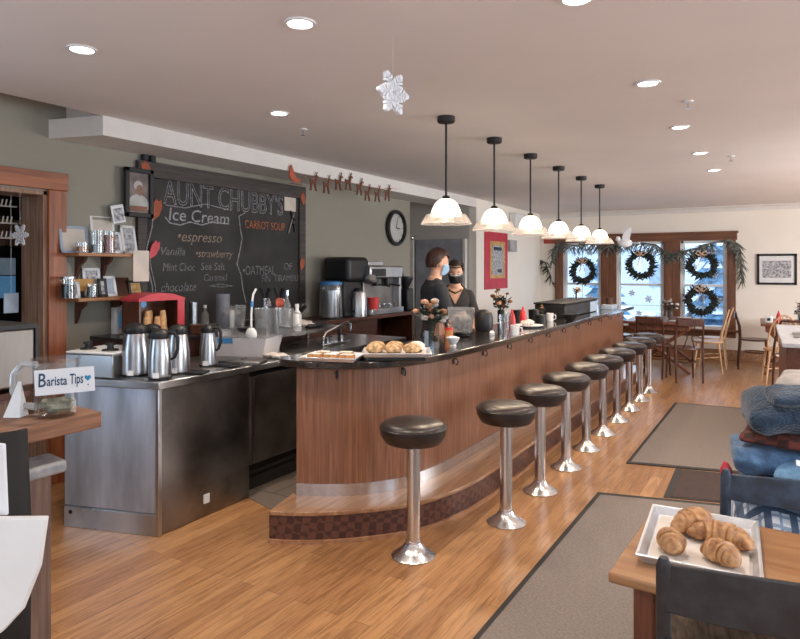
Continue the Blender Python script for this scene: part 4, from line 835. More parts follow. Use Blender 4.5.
for k,u in enumerate((381,386,392)):
    m=MB().lathe([(0,0),(.03,0),(.037,.12),(.034,.12),(.027,.008),(0,.008)],18); tag(m.build('drinking_glass','glass',loc=(-4.03,shelfpos(u,-4.03)[1],ztop+.001)),'clear glass on the back bar, %s to the right of the red cup'%on[k],'glass','glasses on the back bar')
# ---------------------------------------------------------------- things on the bar
ZC=1.001
def tray(p,L,Wd,lab,rz,grp=None,paper=True,h=.025,name='baking_tray'):
    t=T(name,lab,'tray',p,rz,grp); l,w=L/2,Wd/2; m=MB()
    def ring(dx,z): return [(-l+dx,-w+dx,z),(l-dx,-w+dx,z),(l-dx,w-dx,z),(-l+dx,w-dx,z)]
    rs=[ring(.014,0),ring(0,h),ring(-.004,h+.002),ring(-.004,h-.004),ring(.002,h-.003),ring(.018,.003)]
    # outer shell up, over the rolled rim, and down inside
    vs=ring(.012,0)+ring(.002,h-.006)+ring(-.005,h-.006)+ring(-.005,h)+ring(.004,h)+ring(.018,.003)
    fs=[(3,2,1,0)]
    for a in range(5):
        for k in range(4): fs.append((a*4+k,a*4+(k+1)%4,a*4+4+(k+1)%4,a*4+4+k))
    fs.append((20,21,22,23)); m.add(vs,fs); m.build('pan','alu',t,bevel=.002,smooth=False)
    if paper: 
        g=MB(); n=8
        vs=[(-l+.025+(L-.05)*i/n,-w+.025+(Wd-.05)*j/n,.0045+.003*abs(noise.noise((i*.9,j*.9,L*9)))) for j in range(n+1) for i in range(n+1)]
        g.add(vs,[(j*(n+1)+i,j*(n+1)+i+1,(j+1)*(n+1)+i+1,(j+1)*(n+1)+i) for j in range(n) for i in range(n)]); g.build('parchment','parch',t)
    return t
def quadfit(a,b,c): # near-left, near-right, far-left ground points
    a,b,c=Vector(a),Vector(b),Vector(c); return (b+c)/2, (b-a).length,(c-a).length, math.atan2((b-a).y,(b-a).x)
p1_,p2_,p3_=at(299,357,ZC+.025),at(355,358.5,ZC+.025),at(303,346,ZC+.025)
ce,L1,W1,an=quadfit(p1_,p2_,p3_); W1=.27; an=R(19)
c1=Vector(p1_)+Vector((math.cos(an)*L1/2-math.sin(an)*W1/2,math.sin(an)*L1/2+math.cos(an)*W1/2,0))
tray((c1.x,c1.y,ZC),L1,W1,'baking tray of flat oat bars on the near curved end of the bar',an,'baking trays on the bar')
rnd=random.Random(3)
for k,(dx,dy,lab) in enumerate(((-.10,-.05,'front left'),(.0,-.045,'front middle'),(.10,-.05,'front right'),(-.08,.05,'back left'),(.06,.055,'back right'))):
    t=T('oat_bar','brown oat bar with pale icing on the left bar tray, %s one'%lab,'pastry',(c1.x+math.cos(an)*dx-math.sin(an)*dy,c1.y+math.sin(an)*dx+math.cos(an)*dy,ZC+.008),an+R(rnd.uniform(-6,6)),'oat bars on the tray')
    MB().box(-.04,.04,-.028,.028,0,.026).build('slice','bar',t,bevel=.005); MB().box(-.038,.038,-.026,.026,.026,.031).build('icing','icing' if k!=1 else 'white',t,bevel=.002)
p1_=at(362,353,ZC+.05); an=R(31); L2,W2=.40,.28
c1=Vector(p1_)+Vector((math.cos(an)*L2/2-math.sin(an)*W2/2,math.sin(an)*L2/2+math.cos(an)*W2/2,0))
tag(MB().box(-.17,.17,-.11,.11,0,.022).build('black_riser','black',loc=(c1.x,c1.y,ZC),rz=an,bevel=.003),'flat black stand under the muffin tray','stand')
tray((c1.x,c1.y,ZC+.0225),L2,W2,'baking tray of crumb-topped muffins on the bar',an,'baking trays on the bar')
q=[(-.13,-.06,'front left'),(-.02,-.06,'front middle'),(.09,-.055,'front right'),(-.12,.05,'back left'),(-.01,.055,'back middle'),(.12,.05,'back right')]
for k,(dx,dy,lab) in enumerate(q):
    t=T('crumb_muffin','crumb-topped muffin on the second bar tray, %s one'%lab,'muffin',(c1.x+math.cos(an)*dx-math.sin(an)*dy,c1.y+math.sin(an)*dx+math.cos(an)*dy,ZC+.032),k,'muffins on the tray')
    MB().lathe([(0,0),(.034,0),(.044,.03),(0,.03)],20,None,lambda a,z:.03*math.cos(a*14)).build('paper_cup','brownh',t)
    m=MB().ball((0,0,.035),.054,.054,.03,20,10,None,.12,14); m.build('crumb_top','muff' if k!=5 else 'icing',t)
def flowers(p,r,h,lab,vm,n,mats,fh,fr,seed,square=True,leaf='leaf'):
    rnd=random.Random(seed); t=T('flower_vase',lab,'flower vase',p)
    if square: MB().box(-r,r,-r,r,0,.008).box(-r,-r+.004,-r,r,0,h).box(r-.004,r,-r,r,0,h).box(-r,r,-r,-r+.004,0,h).box(-r,r,r-.004,r,0,h).build('vase',vm,t)
    else: MB().lathe([(0,0),(r,0),(r,h),(r-.003,h),(r-.003,.006),(0,.006)],20).build('vase',vm,t)
    sm=MB();lf=MB();pm={m:MB() for m in mats}
    for k in range(int(n*1.5)):
        a=rnd.uniform(0,2*PI); s=rnd.uniform(.15,1); e=Vector((math.cos(a)*fr*s,math.sin(a)*fr*s,h+fh*rnd.uniform(.15,1.15)*(1.1-.4*s)))
        sm.tube([(math.cos(a)*r*.3,math.sin(a)*r*.3,.01),(math.cos(a)*r*.5,math.sin(a)*r*.5,h),e],.0025,4)
        m=mats[k%len(mats)]; q=fr*rnd.uniform(.17,.28)
        for j in range(6): b=j*PI/3; pm[m].ball(e+Vector((math.cos(b)*q*.45,math.sin(b)*q*.45,.0)),q*.5,q*.5,q*.5,7,5)
        pm[m].ball(e+Vector((0,0,q*.2)),q*.45,None,None,7,5)
        for j in range(6):
            b=rnd.uniform(0,2*PI); c=Vector((math.cos(a)*fr*s*.7,math.sin(a)*fr*s*.7,h+fh*rnd.uniform(.05,.6))); d=Vector((math.cos(b),math.sin(b),rnd.uniform(-.2,.7)))*fr*.55; w=Vector((-d.y,d.x,0))*.25
            lf.add([c,c+d*.5+w,c+d,c+d*.5-w],[(0,1,2,3)])
    sm.build('stems','leaf',t); lf.build('leaves',leaf,t,smooth=False)
    for m in mats: pm[m].build('blossoms',m,t)
    return t
pv=at(431,348,ZC); flowers(pv,.042,.17,'square glass vase of white and peach flowers beside the muffin tray','glass',11,['petw','petp','petw','petb'],.14,.12,2,leaf='leaf')
tag(MB().box(-.002,.0,-.024,.024,.02,.12).build('vase_sticker',M['bluel'],loc=(pv.x-.01,pv.y-.045,ZC),rz=R(60)),'pale blue slip standing at the near side of the square flower vase','slip')
pb=at(453,346,ZC); t=T('sugar_bowl','small white footed bowl of packets before the clear food container','bowl',(pb.x,pb.y,ZC)); MB().lathe([(0,0),(.025,0),(.018,.012),(.035,.03),(.048,.06),(.044,.06),(.03,.03),(0,.02)],24).build('bowl','white',t); MB().ball((0,0,.055),.038,.038,.015,12,6,None,.4,9).build('packets','paper',t)
t=T('tomato_jar','small jar with an orange-red lid behind the white bowl','jar',at(449,339,ZC)); MB().lathe([(0,0),(.03,0),(.032,.07),(0,.07)],18).build('jar','amber',t); MB().cyl(.03,.07,.085,18).build('lid','ketch',t)
# clear container upside on a black scale
p=at(461,336,ZC); cc=T('food_container','large clear square food container standing on a black base on the bar','food container',(p.x,p.y,ZC),R(26))
MB().lathe([(.06,0),(.075,.006),(.05,.02),(.05,.035),(0,.035)],24).build('base','black',cc)
w0,w1,h0,h1=.088,.105,.036,.225; m=MB()
m.add([(sx*w,sy*w,z) for w,z in ((w0,h0),(w1,h1),(w1-.004,h1),(w0-.004,h0+.004)) for sx,sy in ((-1,-1),(1,-1),(1,1),(-1,1))],[(3,2,1,0)]+[(a*4+k,a*4+(k+1)%4,a*4+4+(k+1)%4,a*4+4+k) for a in range(3) for k in range(4)]+[(12,13,14,15)]); m.build('tub','glassf',cc,bevel=.004)
MB().box(-w1-.003,w1+.003,-w1-.003,-w1,h1-.012,h1).box(-w1-.003,w1+.003,w1,w1+.003,h1-.012,h1).box(-w1-.003,-w1,-w1,w1,h1-.012,h1).box(w1,w1+.003,-w1,w1,h1-.012,h1).build('rim','glassf',cc)
MB().ball((0,0,.12),.07,.07,.07,16,9,None,.5,12).build('bagged_snacks',mat('pale_snack_bags',(.55,.5,.46),.5,vary=.3,scale=25,col2=(.25,.22,.21)),cc)
# ------- farther: dark bag/chair back behind container
p=at(487,331,ZC); t=T('black_napkin_dispenser','black rounded dispenser on the bar right of the clear container','dispenser',(p.x-.03,p.y,ZC),R(20)); MB().lathe([(0,0),(.07,0),(.08,.04),(.08,.12),(.065,.16),(.035,.18),(0,.185)],28).build('body','black',t)
tag(MB().lathe([(0,0),(.02,0),(.022,.02),(.01,.035),(0,.035)],14).build('creamer_pot','white',loc=at(492,335,ZC)),'tiny white creamer pot beside the black dispenser','pot')
p=at(505,336,ZC); 
def glass(u,v,h,r,lab,m='glass',name='water_glass'):
    return tag(MB().lathe([(0,0),(r*.8,0),(r,h),(r-.003,h),(r*.8-.003,.008),(0,.008)],20).build(name,m,loc=at(u,v,ZC)),lab,'glass',None)
glass(503,336,.17,.034,'tall clear glass before the ketchup bottles, left of its white mug'); glass(509,330,.15,.036,'clear glass standing just behind the tall one by the white mug')
def mug(u,v,lab): 
    t=T('white_mug',lab,'mug',at(u,v,ZC)); MB().lathe([(0,0),(.033,0),(.037,.08),(.034,.08),(.03,.006),(0,.006)],22).build('cup','white',t); MB().tube([(.036,0,.065),(.06,0,.06),(.06,0,.025),(.035,0,.015)],.005,6).build('handle','white',t)
mug(515,335,'white mug beside the tall clear glasses on the bar')
flowers(at(501,322,ZC),.035,.12,'black vase of bronze and rust dried flowers before the crimson poster','black',12,['petb','petp','petb'],.19,.11,5,False)
def ketchup(loc,lab):
    t=T('ketchup_bottle',lab,'ketchup bottle',loc); MB().lathe([(0,0),(.03,0),(.032,.08),(.022,.125),(.014,.14),(0,.14)],18).build('bottle','ketch',t); MB().lathe([(.014,.14),(.006,.175),(0,.175)],12).build('nozzle','ketch',t)
ketchup(at(512,329,ZC),'red ketchup bottle on the bar beside the white mug'); ketchup(at(523,325,ZC),'red ketchup bottle on the bar behind the white plate')
pp=at(529,327,ZC); t=T('plate_of_food','white plate with a folded napkin and leftovers on the bar','plate',pp); MB().lathe([(0,0),(.08,0),(.13,.018),(.128,.021),(.08,.006),(0,.006)],36).build('plate','white',t); mm=crumple(.08,.07,.03,7,8); mm.v=[v+Vector((0,0,.006)) for v in mm.v]; mm.build('napkin','cloth',t)
for u,v,r,h,lab in ((518,322,.05,.12,'black round caddy behind the ketchup bottles'),(534,319,.055,.10,'black lidded pot right of the second ketchup bottle'),(541,322,.05,.07,'small black dish of sauces left of the big black case')):
    t=T('black_caddy',lab,'caddy',at(u,v,ZC)); MB().lathe([(0,0),(r,0),(r*1.05,h),(r*.9,h),(r*.9,.01),(0,.01)],18).build('body','black',t); MB().ball((0,0,h*.9),r*.7,r*.7,r*.35,12,6,None,.3,9).build('contents','leaf',t)
flowers(at(543,321,ZC),.03,.07,'low dark pot of dried foliage left of the big black case','black',6,['petb','leaf'],.09,.07,9,False)
mug(550,321,'small white cup next to the big black case')
# black case (drink tray carrier) & others
a,b=at(557,318,ZC),at(594,314,ZC); c=at(603,311,ZC)
case=T('black_case','large black rectangular case on the far part of the bar','case',((a.x+c.x)/2-.16,(a.y+c.y)/2,ZC),0); Lc=(c.y-a.y)*.5
MB().box(-.17,.17,-Lc,Lc,0,.14).build('case_body','black',case,bevel=.012); MB().box(-.18,.18,-Lc-.01,Lc+.01,.14,.16).build('lid','blackm',case,bevel=.006); MB().box(.171,.18,Lc*.45,Lc*.95,.01,.13).build('blue_panel','bluel',case)
t=T('wire_bowl','dark bowl before the black case','bowl',at(570,321,ZC)); MB().lathe([(0,0),(.04,0),(.085,.07),(.082,.07),(.038,.005),(0,.005)],20).build('bowl','blackm',t)
bx=at(609,309,ZC); tag(MB().box(-.07,.07,-.13,.13,0,.06).build('tea_box',M['bluel'],loc=bx,bevel=.004),'small grey-blue box at the far end of the bar','box')
tag(MB().lathe([(0,0),(.045,0),(.055,.09),(.05,.09),(.04,.01),(0,.01)],18).build('brown_jar','brownd',loc=(bx.x,bx.y,ZC+.0605)),'brown jar standing on the grey-blue box','jar')
flowers(Vector((case.location.x-.02,case.location.y+Lc*.6,ZC+.161)),.035,.07,'small pale bouquet standing on the black case','glass',7,['petw','petp'],.07,.08,4,False)
# ---------------------------------------------------------------- people
def headmesh():
    m=MB(); n,k=40,32; vs=[];fs=[]
    for i in range(k+1):
        t=PI*i/k
        for j in range(n):
            a=2*PI*j/n; d=Vector((math.sin(t)*math.cos(a),math.sin(t)*math.sin(a),math.cos(t)))
            x,y,z=d.x*.098,d.y*.076,d.z*.118          # +x is the face
            if z<0: q=1+z/.118*.32; y*=q; x=x*(1+z/.118*.10) if x>0 else x*(1+z/.118*.45)
            if x>0:
                x+= .022*math.exp(-(y/.013)**2-((z+.022)/.022)**2)     # nose
                x+= .010*math.exp(-(y/.022)**2-((z+.062)/.011)**2)     # lips
                x-= .012*math.exp(-((abs(y)-.032)/.016)**2-((z-.004)/.014)**2)  # eye sockets
                x+= .007*math.exp(-(y/.02)**2-((z+.098)/.015)**2)      # chin
                x+= .004*math.exp(-((z-.022)/.009)**2)*(1 if abs(y)<.05 else 0)
            vs.append((x,y,z))
    for i in range(k):
        for j in range(n): fs.append((i*n+j,(i+1)*n+j,(i+1)*n+(j+1)%n,i*n+(j+1)%n))
    m.add(vs,fs)
    for s in (-1,1): m.ball((-.008,s*.076,-.005),.018,.008,.030,10,8)
    return m
def person(name,label,loc,rz,hgt,arms,shirt,hair,female,headrot=(0,0,0)):
    k=hgt/1.75; t=T(name,label,'person',loc,rz)
    sw=.145 if female else .168; body=MB()
    # trunk: elliptical sections (z, half depth, half width, forward shift)
    sec=[(.84,.07,.11,0),(.88,.105,.155,0),(.95,.115,.168,0),(1.02,.10,.15,0),(1.10,.092,.130 if female else .142,.0),(1.20,.105,.140 if female else .155,.0),(1.29,.118,.155 if female else .172,.005),(1.37,.108,.160 if female else .182,-.005),(1.415,.088,.145 if female else .170,-.012),(1.45,.068,.115,-.015),(1.48,.058,.08,-.012),(1.51,.054,.058,-.01)]
    vs=[];n=28
    for z,a,b_,f in sec:
        for q in range(n): an_=2*PI*q/n; vs.append((f+a*math.cos(an_),b_*math.sin(an_),z))
    ns=len(sec); body.add(vs,[(r*n+q,r*n+(q+1)%n,(r+1)*n+(q+1)%n,(r+1)*n+q) for r in range(ns-1) for q in range(n)]+[tuple(range(n-1,-1,-1)),tuple((ns-1)*n+q for q in range(n))])
    def limb(P_,rr):
        L_=[];r2=[]
        for a in range(len(P_)-1):
            for q in range(6): L_.append(Vector(P_[a]).lerp(Vector(P_[a+1]),q/6)); r2.append(rr[a]+(rr[a+1]-rr[a])*q/6)
        L_.append(Vector(P_[-1])); r2.append(rr[-1]); body.tube(L_,r2,14)
        for p_,r_ in zip(P_,rr): body.ball(p_,r_,None,None,14,8)
    for s in (-1,1):
        limb([(0,s*.085,.90),(.015,s*.095,.70),(.012,s*.098,.50),(-.012,s*.10,.34),(-.015,s*.10,.09)],[.092,.080,.058,.056,.036])
        limb([(-.03,s*.10,.035),(.08,s*.112,.032),(.16,s*.12,.028)],[.034,.036,.026])
        el,wr=arms[0 if s<0 else 1]; limb([(-.012,s*sw,1.385),el,tuple(Vector(el).lerp(Vector(wr),.3)),wr],[.052,.040,.039,.026])
    mb=MB()
    for q in range(2):
        s=-1 if q==0 else 1; el,wr=map(Vector,arms[q]); d=(wr-el).normalized(); side=d.cross(Vector((0,0,1))); side=side.normalized() if side.length>.1 else Vector((0,1,0)); up=side.cross(d).normalized()
        pc=wr+d*.05; mb.ball(pc,.045,.036,.022,12,8)
        mb.tube([wr-d*.01,wr+d*.05,wr+d*.09],[.026,.033,.030],10)
        for f in range(4):
            o=side*(-.027+.018*f); L=(.062,.072,.068,.052)[f]; a=wr+d*.075+o
            mb.tube([a,a+d*.03,a+d*(.03+L*.45)-up*.008,a+d*(.03+L*.8)-up*.026],[.0095,.009,.008,.0065],8)
        sg=1 if q==0 else -1
        a=wr+d*.03+side*sg*.026; mb.tube([a,a+d*.025+side*sg*.022-up*.008,a+d*.055+side*sg*.03-up*.02],[.012,.010,.008],8)
    hm=headmesh(); HM=Matrix.Translation((.033,0,1.635))@Euler([R(x) for x in headrot]).to_matrix().to_4x4(); hm.v=[HM@v for v in hm.v]
    hm.tube([(.005,0,1.48),(.015,0,1.56),(.025,0,1.62)],[.058,.054,.054],14)
    b=len(mb.v); mb.v+=hm.v; mb.f+=[tuple(i+b for i in f) for f in hm.f]
    b=len(mb.v); mb.v+=body.v; mb.f+=[tuple(i+b for i in f) for f in body.f]
    o=mb.build('body','skin'); rm=o.modifiers.new('r','REMESH'); rm.mode='VOXEL'; rm.voxel_size=.0065; rm.use_smooth_shade=True; sm_=o.modifiers.new('sm','SMOOTH'); sm_.factor=.5; sm_.iterations=3
    bpy.context.view_layer.update(); dg=bpy.context.evaluated_depsgraph_get(); m2=bpy.data.meshes.new_from_object(o.evaluated_get(dg)); bpy.data.objects.remove(o)
    m2.materials.clear(); m2.materials.append(M['skin']); m2.name='body'
    for p in m2.polygons: p.use_smooth=True
    bo=bpy.data.objects.new('body',m2); COL.objects.link(bo); bo.parent=t
    # clothes: shells grown out from the body surface
    def shell(nm,test,off,mt):
        vs=[];ix={};fs=[]
        for p in m2.polygons:
            if all(test(m2.vertices[i].co) for i in p.vertices):
                f=[]
                for i in p.vertices:
                    if i not in ix: v=m2.vertices[i]; ix[i]=len(vs); vs.append(v.co+v.normal*off)
                    f.append(ix[i])
                fs.append(tuple(f))
        m=MB(); m.add(vs,fs); ob=m.build(nm,mt,t,ang=80); so=ob.modifiers.new('t','SOLIDIFY'); so.thickness=.004; so.offset=-1; return ob
    def torso(c): 
        if c.z<.93: return False
        if c.z>1.50 : return False
        if female and c.x>0 and c.z>1.30+abs(c.y)*1.9: return False
        if not female and c.z>1.475-(.02 if c.x>0 else 0) and abs(c.y)<.07: return False
        for q in range(2):
            el=Vector(arms[q][0]); wr=Vector(arms[q][1]); d=(wr-el).normalized(); s=-1 if q==0 else 1
            if (c-el).dot(d)>(-.02 if not female else .02) and abs(c.y)>.13 and (c-el).length<.6 and c.z<1.28 and (c.y*s>0): return False
            if c.x>.2: return False
        return True
    shell('shirt',torso,.014,shirt)
    shell('trousers',lambda c:c.z<.96 and c.z>.10 and abs(c.y)<.24 and c.x<.15,.012,'trous'); shell('shoe',lambda c:c.z<=.11,.010,'black')
    # head details
    HT=T('x','x','x'); bpy.data.objects.remove(HT)
    def hp(mb_,nm,mt,**kw): mb_.v=[HM@v for v in mb_.v]; return mb_.build(nm,mt,t,**kw)
    e=MB(); 
    for s in (-1,1): e.ball((.074,s*.032,.004),.013,.014,.009,12,8)
    ey=hp(e,'eyes','white'); e=MB()
    for s in (-1,1): e.ball((.0855,s*.031,.003),.003,.006,.006,10,6)
    hp(e,'irises','black'); e=MB()
    for s in (-1,1): e.tube([(.088,s*.018,.026),(.088,s*.034,.031),(.078,s*.05,.026)],.0035,6)
    hp(e,'eyebrows',hair)
    # hair cap
    hb=MB(); n,kk=36,22; 
    for i in range(kk+1):
        tt=PI*i/kk
        for j in range(n):
            a=2*PI*j/n; d=Vector((math.sin(tt)*math.cos(a),math.sin(tt)*math.sin(a),math.cos(tt)))
            q=1+.03*noise.noise(d*9)+(.05 if not female and d.z>.3 else 0)
            x,y,z=d.x*.108*q-.008,d.y*.085*q,d.z*.124*q+.008
            if z<0: y*=1+z*2.0; x*=1+z*1.6
            front=(d.x>.35); 
            hb.v.append(Vector((x,y,z)))
    def keep(v):
        line=(.085 if female else .062) if v.x>.035 else ((.085 if female else .062)-(.035-v.x)*1.45); return v.z>max(line,-.058 if not female else -.09)
    for i in range(kk):
        for j in range(n):
            f=(i*n+j,(i+1)*n+j,(i+1)*n+(j+1)%n,i*n+(j+1)%n)
            if all(keep(hb.v[x]) for x in f): hb.f.append(f)
    hp(hb,'hair',hair,sub=1).modifiers.new('t','SOLIDIFY').thickness=-.012
    mk=MB(); nn=16;rows=8
    for i in range(rows+1):
        z=-.112+.105*i/rows
        for j in range(nn+1):
            a=-R(78)+R(156)*j/nn; q=1+z*1.6 if z<0 else 1; r_=.098*(1+z/.118*.10); bulge=.026*math.exp(-(a/.5)**2)*math.sin(PI*min(1,max(0,(i+.6)/(rows+.8))))
            mk.v.append(Vector(((r_*math.cos(a)*math.sqrt(max(.1,1-(z/.135)**2)))+.006+bulge,(.076*math.sin(a)*(1+z/.118*.28))*1.06,z)))
    mk.f=[(i*(nn+1)+j,i*(nn+1)+j+1,(i+1)*(nn+1)+j+1,(i+1)*(nn+1)+j) for i in range(rows) for j in range(nn)]
    mo=hp(mk,'face_mask','maskk' if female else 'maskb'); mo.modifiers.new('t','SOLIDIFY').thickness=.004
    if female:
        bn=MB(); bn.tube([(.100*math.cos(a),.087*math.sin(a),.078+.02*(1-math.cos(a))*.5) for a in [2*PI*j/28 for j in range(28)]],.006,6,closed=True); hp(bn,'headband','maskb' if 0 else 'maskk')
        b2=MB().ball((-.12,0,.03),.045,.045,.045,14,9,None,.1,9); hp(b2,'hair_bun',hair)
        st=MB().tube([(.085,-.055,-.012),(.106,0,-.010),(.085,.055,-.012)],.006,6); hp(st,'mask_edge','bluel')
        ap=MB().tube([(-.055,0,1.50),(-.02,-.065,1.49),(.05,-.06,1.44),(.09,0,1.415),(.05,.06,1.44),(-.02,.065,1.49)],.010,6,closed=True); ap.build('apron_strap','black',t)
    else:
        br=MB(); 
        for s in (-1,1): br.tube([(.07,s*.052,-.01),(.02,s*.079,-.01),(-.01,s*.082,.0)],.0015,4)
        hp(br,'mask_strap','white')
    t.scale=(k,k,k); return t
# man: seen from behind/side, facing right along the bar; woman facing the camera, looking down
dm=5.75; x,y=w2((435-400)/F*dm,dm)
man=person('person','person with short auburn hair and blue mask, back half turned, behind the bar',(x,y,.005),R(50),1.69,
  [((.05,-.24,1.13),(.22,-.20,1.0)),((.05,.24,1.13),(.24,.17,1.0))],'navy','hairr',False,(0,8,0))
dw=6.35; x,y=w2((455-400)/F*dw,dw)
wom=person('person','person with dark tied-back hair and black mask, facing the camera behind the bar',(x,y,.005),R(-62),1.595,
  [((.03,-.23,1.14),(.20,-.17,1.02)),((.03,.23,1.14),(.20,.17,1.02))],'char','haird',True,(0,14,0))
# ---------------------------------------------------------------- rugs
def quad(name,pts,z0,z1,m,lab,cat,edge=None):
    t=T(name,lab,cat,(pts[0][0],pts[0][1],0)); o=Vector((pts[0][0],pts[0][1])); q=[Vector(p)-o for p in pts]
    c=sum(q,Vector((0,0)))/4; inn=[p+(c-p).normalized()*.055 for p in q]
    MB().prism([tuple(p) for p in q],z0,z1*.7,).build('rubber_edge','rugedge',t); MB().prism([tuple(p) for p in inn],z0,z1).build('pile',m,t)
    return t
quad('floor_rug',[(-1.12,1.2),(.75,1.6),(.75,4.93),(-1.10,4.46)],.0005,.010,'rug','grey-brown carpet runner with black edge, nearest the camera, under the croissant table','rug')
quad('floor_rug',[(-1.075,5.24),(.6,5.62),(.6,8.02),(-1.075,7.87)],.0005,.010,'rug','grey-brown carpet mat with black edge, the farther one beyond the pile of clothes','rug')
quad('door_mat',[(-.70,4.60),(.6,4.93),(.6,5.56),(-.72,5.30)],.0003,.006,'mat2','dark brown flat mat between the two grey rugs','mat')
# ---------------------------------------------------------------- croissant table
TZ=.72
tb=T('dining_table','honey-coloured wooden table with a tray of croissants at the lower right','table',(-.414,1.785,0),R(-2.5))
MB().box(0,1.25,0,.585,TZ-.03,TZ).build('tabletop','table',tb,bevel=.008,seg=3)
MB().box(.12,1.13,.24,.36,TZ-.09,TZ-.031).build('apron','tleg',tb,bevel=.004)
for x0,y0 in ((.10,.10),(1.13,.10),(.10,.48),(1.13,.48)):
    s=-1 if x0<.5 else 1; MB().beam((x0,y0,TZ-.04),(x0+s*-.03,y0,0.012),.05,.05,(0,1,0)).build('leg','tleg',tb,bevel=.004)
MB().box(.06,.11,.03,.12,TZ-.19,TZ-.03).build('corner_block','tleg',tb,bevel=.004); 
MB().beam((.13,.29,.18),(1.10,.29,.18),.05,.03).box(.10,.14,.10,.48,.16,.20).box(1.09,1.13,.10,.48,.16,.20).build('stretcher','tleg',tb)
# tray
nl,nr,fl_=at(637,553,TZ+.03),at(760,566,TZ+.03),at(660,505,TZ+.03)
an=math.atan2(nr.y-nl.y,nr.x-nl.x); L=(nr-nl).length; Wt=(fl_-nl).length; an=R(8)
an2=math.atan2(fl_.y-nl.y,fl_.x-nl.x)-PI/2; an=(an+an2)/2+R(-1); L*=.98
u_=Vector((math.cos(an),math.sin(an),0));v_=Vector((-u_.y,u_.x,0)); cen=nl+u_*L/2+v_*Wt/2
tr=tray((cen.x,cen.y,TZ+.001),L,Wt,'aluminium sheet tray lined with parchment, holding four croissants',an,None,True,.028)
def croissant(u,v,L,rmax,bend,rz,lab):
    p=at(u,v,TZ+.012); t=T('croissant',lab,'croissant',(p.x,p.y,TZ+.010),rz,'croissants on the sheet tray')
    mb=MB(); N=90; n=20; vs=[];fs=[]
    segs=7
    for i in range(N+1):
        s=-1+2*i/N; a=s*bend; Rr=L/2/max(bend,.01)
        c=Vector((Rr*math.sin(a),Rr*(1-math.cos(a)),0)); tang=Vector((math.cos(a),math.sin(a),0)); nor=Vector((-tang.y,tang.x,0))
        e=(1-abs(s)**2.4)**.75*.86+.14
        ph=(abs(s)*segs*.5+.12)%1; step=.80+.24*ph**.7
        r=rmax*e*step
        for k in range(n):
            b=2*PI*k/n; w=1+.05*noise.noise((s*6,math.cos(b)*1.5,math.sin(b)*1.5+L*40))
            # spiral: ridge phase shifts round the roll
            ph=(abs(s)*segs*.5+.12+.10*math.cos(b))%1; rr=rmax*e*(.80+.24*ph**.6)*w
            z=rr*math.sin(b)*.86+rmax*.72*(.55+.45*e)
            q=c+nor*rr*math.cos(b); vs.append((q.x,q.y,max(0.001,z)))
    for i in range(N):
        for k in range(n): fs.append((i*n+k,i*n+(k+1)%n,(i+1)*n+(k+1)%n,(i+1)*n+k))
    fs.append(tuple(range(n-1,-1,-1))); fs.append(tuple(N*n+k for k in range(n)))
    mb.add(vs,fs); mb.build('pastry','crois',t,ang=60)
croissant(671,549,.105,.039,.5,R(115),'small croissant at the left of the tray, end towards the camera')
croissant(694,530,.16,.044,.7,R(60),'largest croissant at the back of the tray, standing diagonal')
croissant(722,542,.19,.040,.8,R(172),'long croissant in the middle right of the tray')
croissant(721,561,.115,.039,.5,R(150),'croissant nearest the camera at the front of the tray')
# ---------------------------------------------------------------- ladder-back chairs
def ladder(name,lab,loc,rz,m,top=.87,w=.42,seatm='rush',sz=.45,sd=.385,rails=None):
    # local: back at y=0, seat towards +y
    t=T(name,lab,'chair',loc,rz); h=w/2
    for s in (-1,1):
        MB().tube([(s*(h-.02),.03,0),(s*(h-.02),.03,.42),(s*h,-.0,.65),(s*h,-.035,top-.02),(s*h,-.037,top)],[.014,.015,.015,.015,.009],10,None,False,1.15).build('rear_leg',m,t)
        MB().tube([(s*h,sd-.015,0),(s*h,sd-.015,sz)],[.016,.019],10).build('front_leg',m,t)
    for z,hh in (rails or ((top-.018,.085),(top-.19,.05),(top-.30,.045))):
        n=10; vs=[]
        for i in range(n+1):
            s=-1+2*i/n; x=s*h; y=-.0-.02*(z-.45)/.4-.03*(1-s*s)
            for (dy,dz) in ((-.007,-hh/2),(.007,-hh/2),(.007,hh/2),(-.007,hh/2)): vs.append((x,y+dy-.008,z-hh/2+dz+(.012*(1-s*s) if dz>0 and hh>.06 else 0)))
        mb=MB(); mb.add(vs,[(i*4+k,i*4+(k+1)%4,i*4+4+(k+1)%4,i*4+4+k) for i in range(n) for k in range(4)]+[(3,2,1,0),tuple(n*4+k for k in range(4))]); mb.build('back_slat',m,t,bevel=.003)
    MB().box(-h,h,.02,sd,sz-.025,sz).build('seat_frame',m,t,bevel=.008)
    # seat drawn in four rush triangles, slightly domed
    mb=MB(); mb.add([(-h+.01,.03,sz+.002),(h-.01,.03,sz+.002),(h-.01,sd-.005,sz+.002),(-h+.01,sd-.005,sz+.002),(0,sd/2,sz+.012)],[(0,1,4),(1,2,4),(2,3,4),(3,0,4)]); mb.build('seat',seatm,t,smooth=False)
    for z in (.16,.28):
        for s in (-1,1): MB().tube([(s*(h-.01),.03,z),(s*h,.37,z)],.009,8).build('side_stretcher',m,t)
    MB().tube([(-h,.37,.22),(h,.37,.22)],.009,8).build('front_stretcher',m,t)
    return t
p=at(664,559,.87)
near=ladder('ladderback_chair','worn black ladder-back chair with rush seat, nearest the camera at the table',(p.x+.203,p.y+.05,0),R(11),'blackw',.885,.42,'rush',.49,.52,((.868,.108),(.695,.05),(.60,.04)))
blue=ladder('ladderback_chair','worn blue ladder-back chair holding the pile of clothes behind the croissant table',(.03,2.50,0),R(10),'bluew',.865)
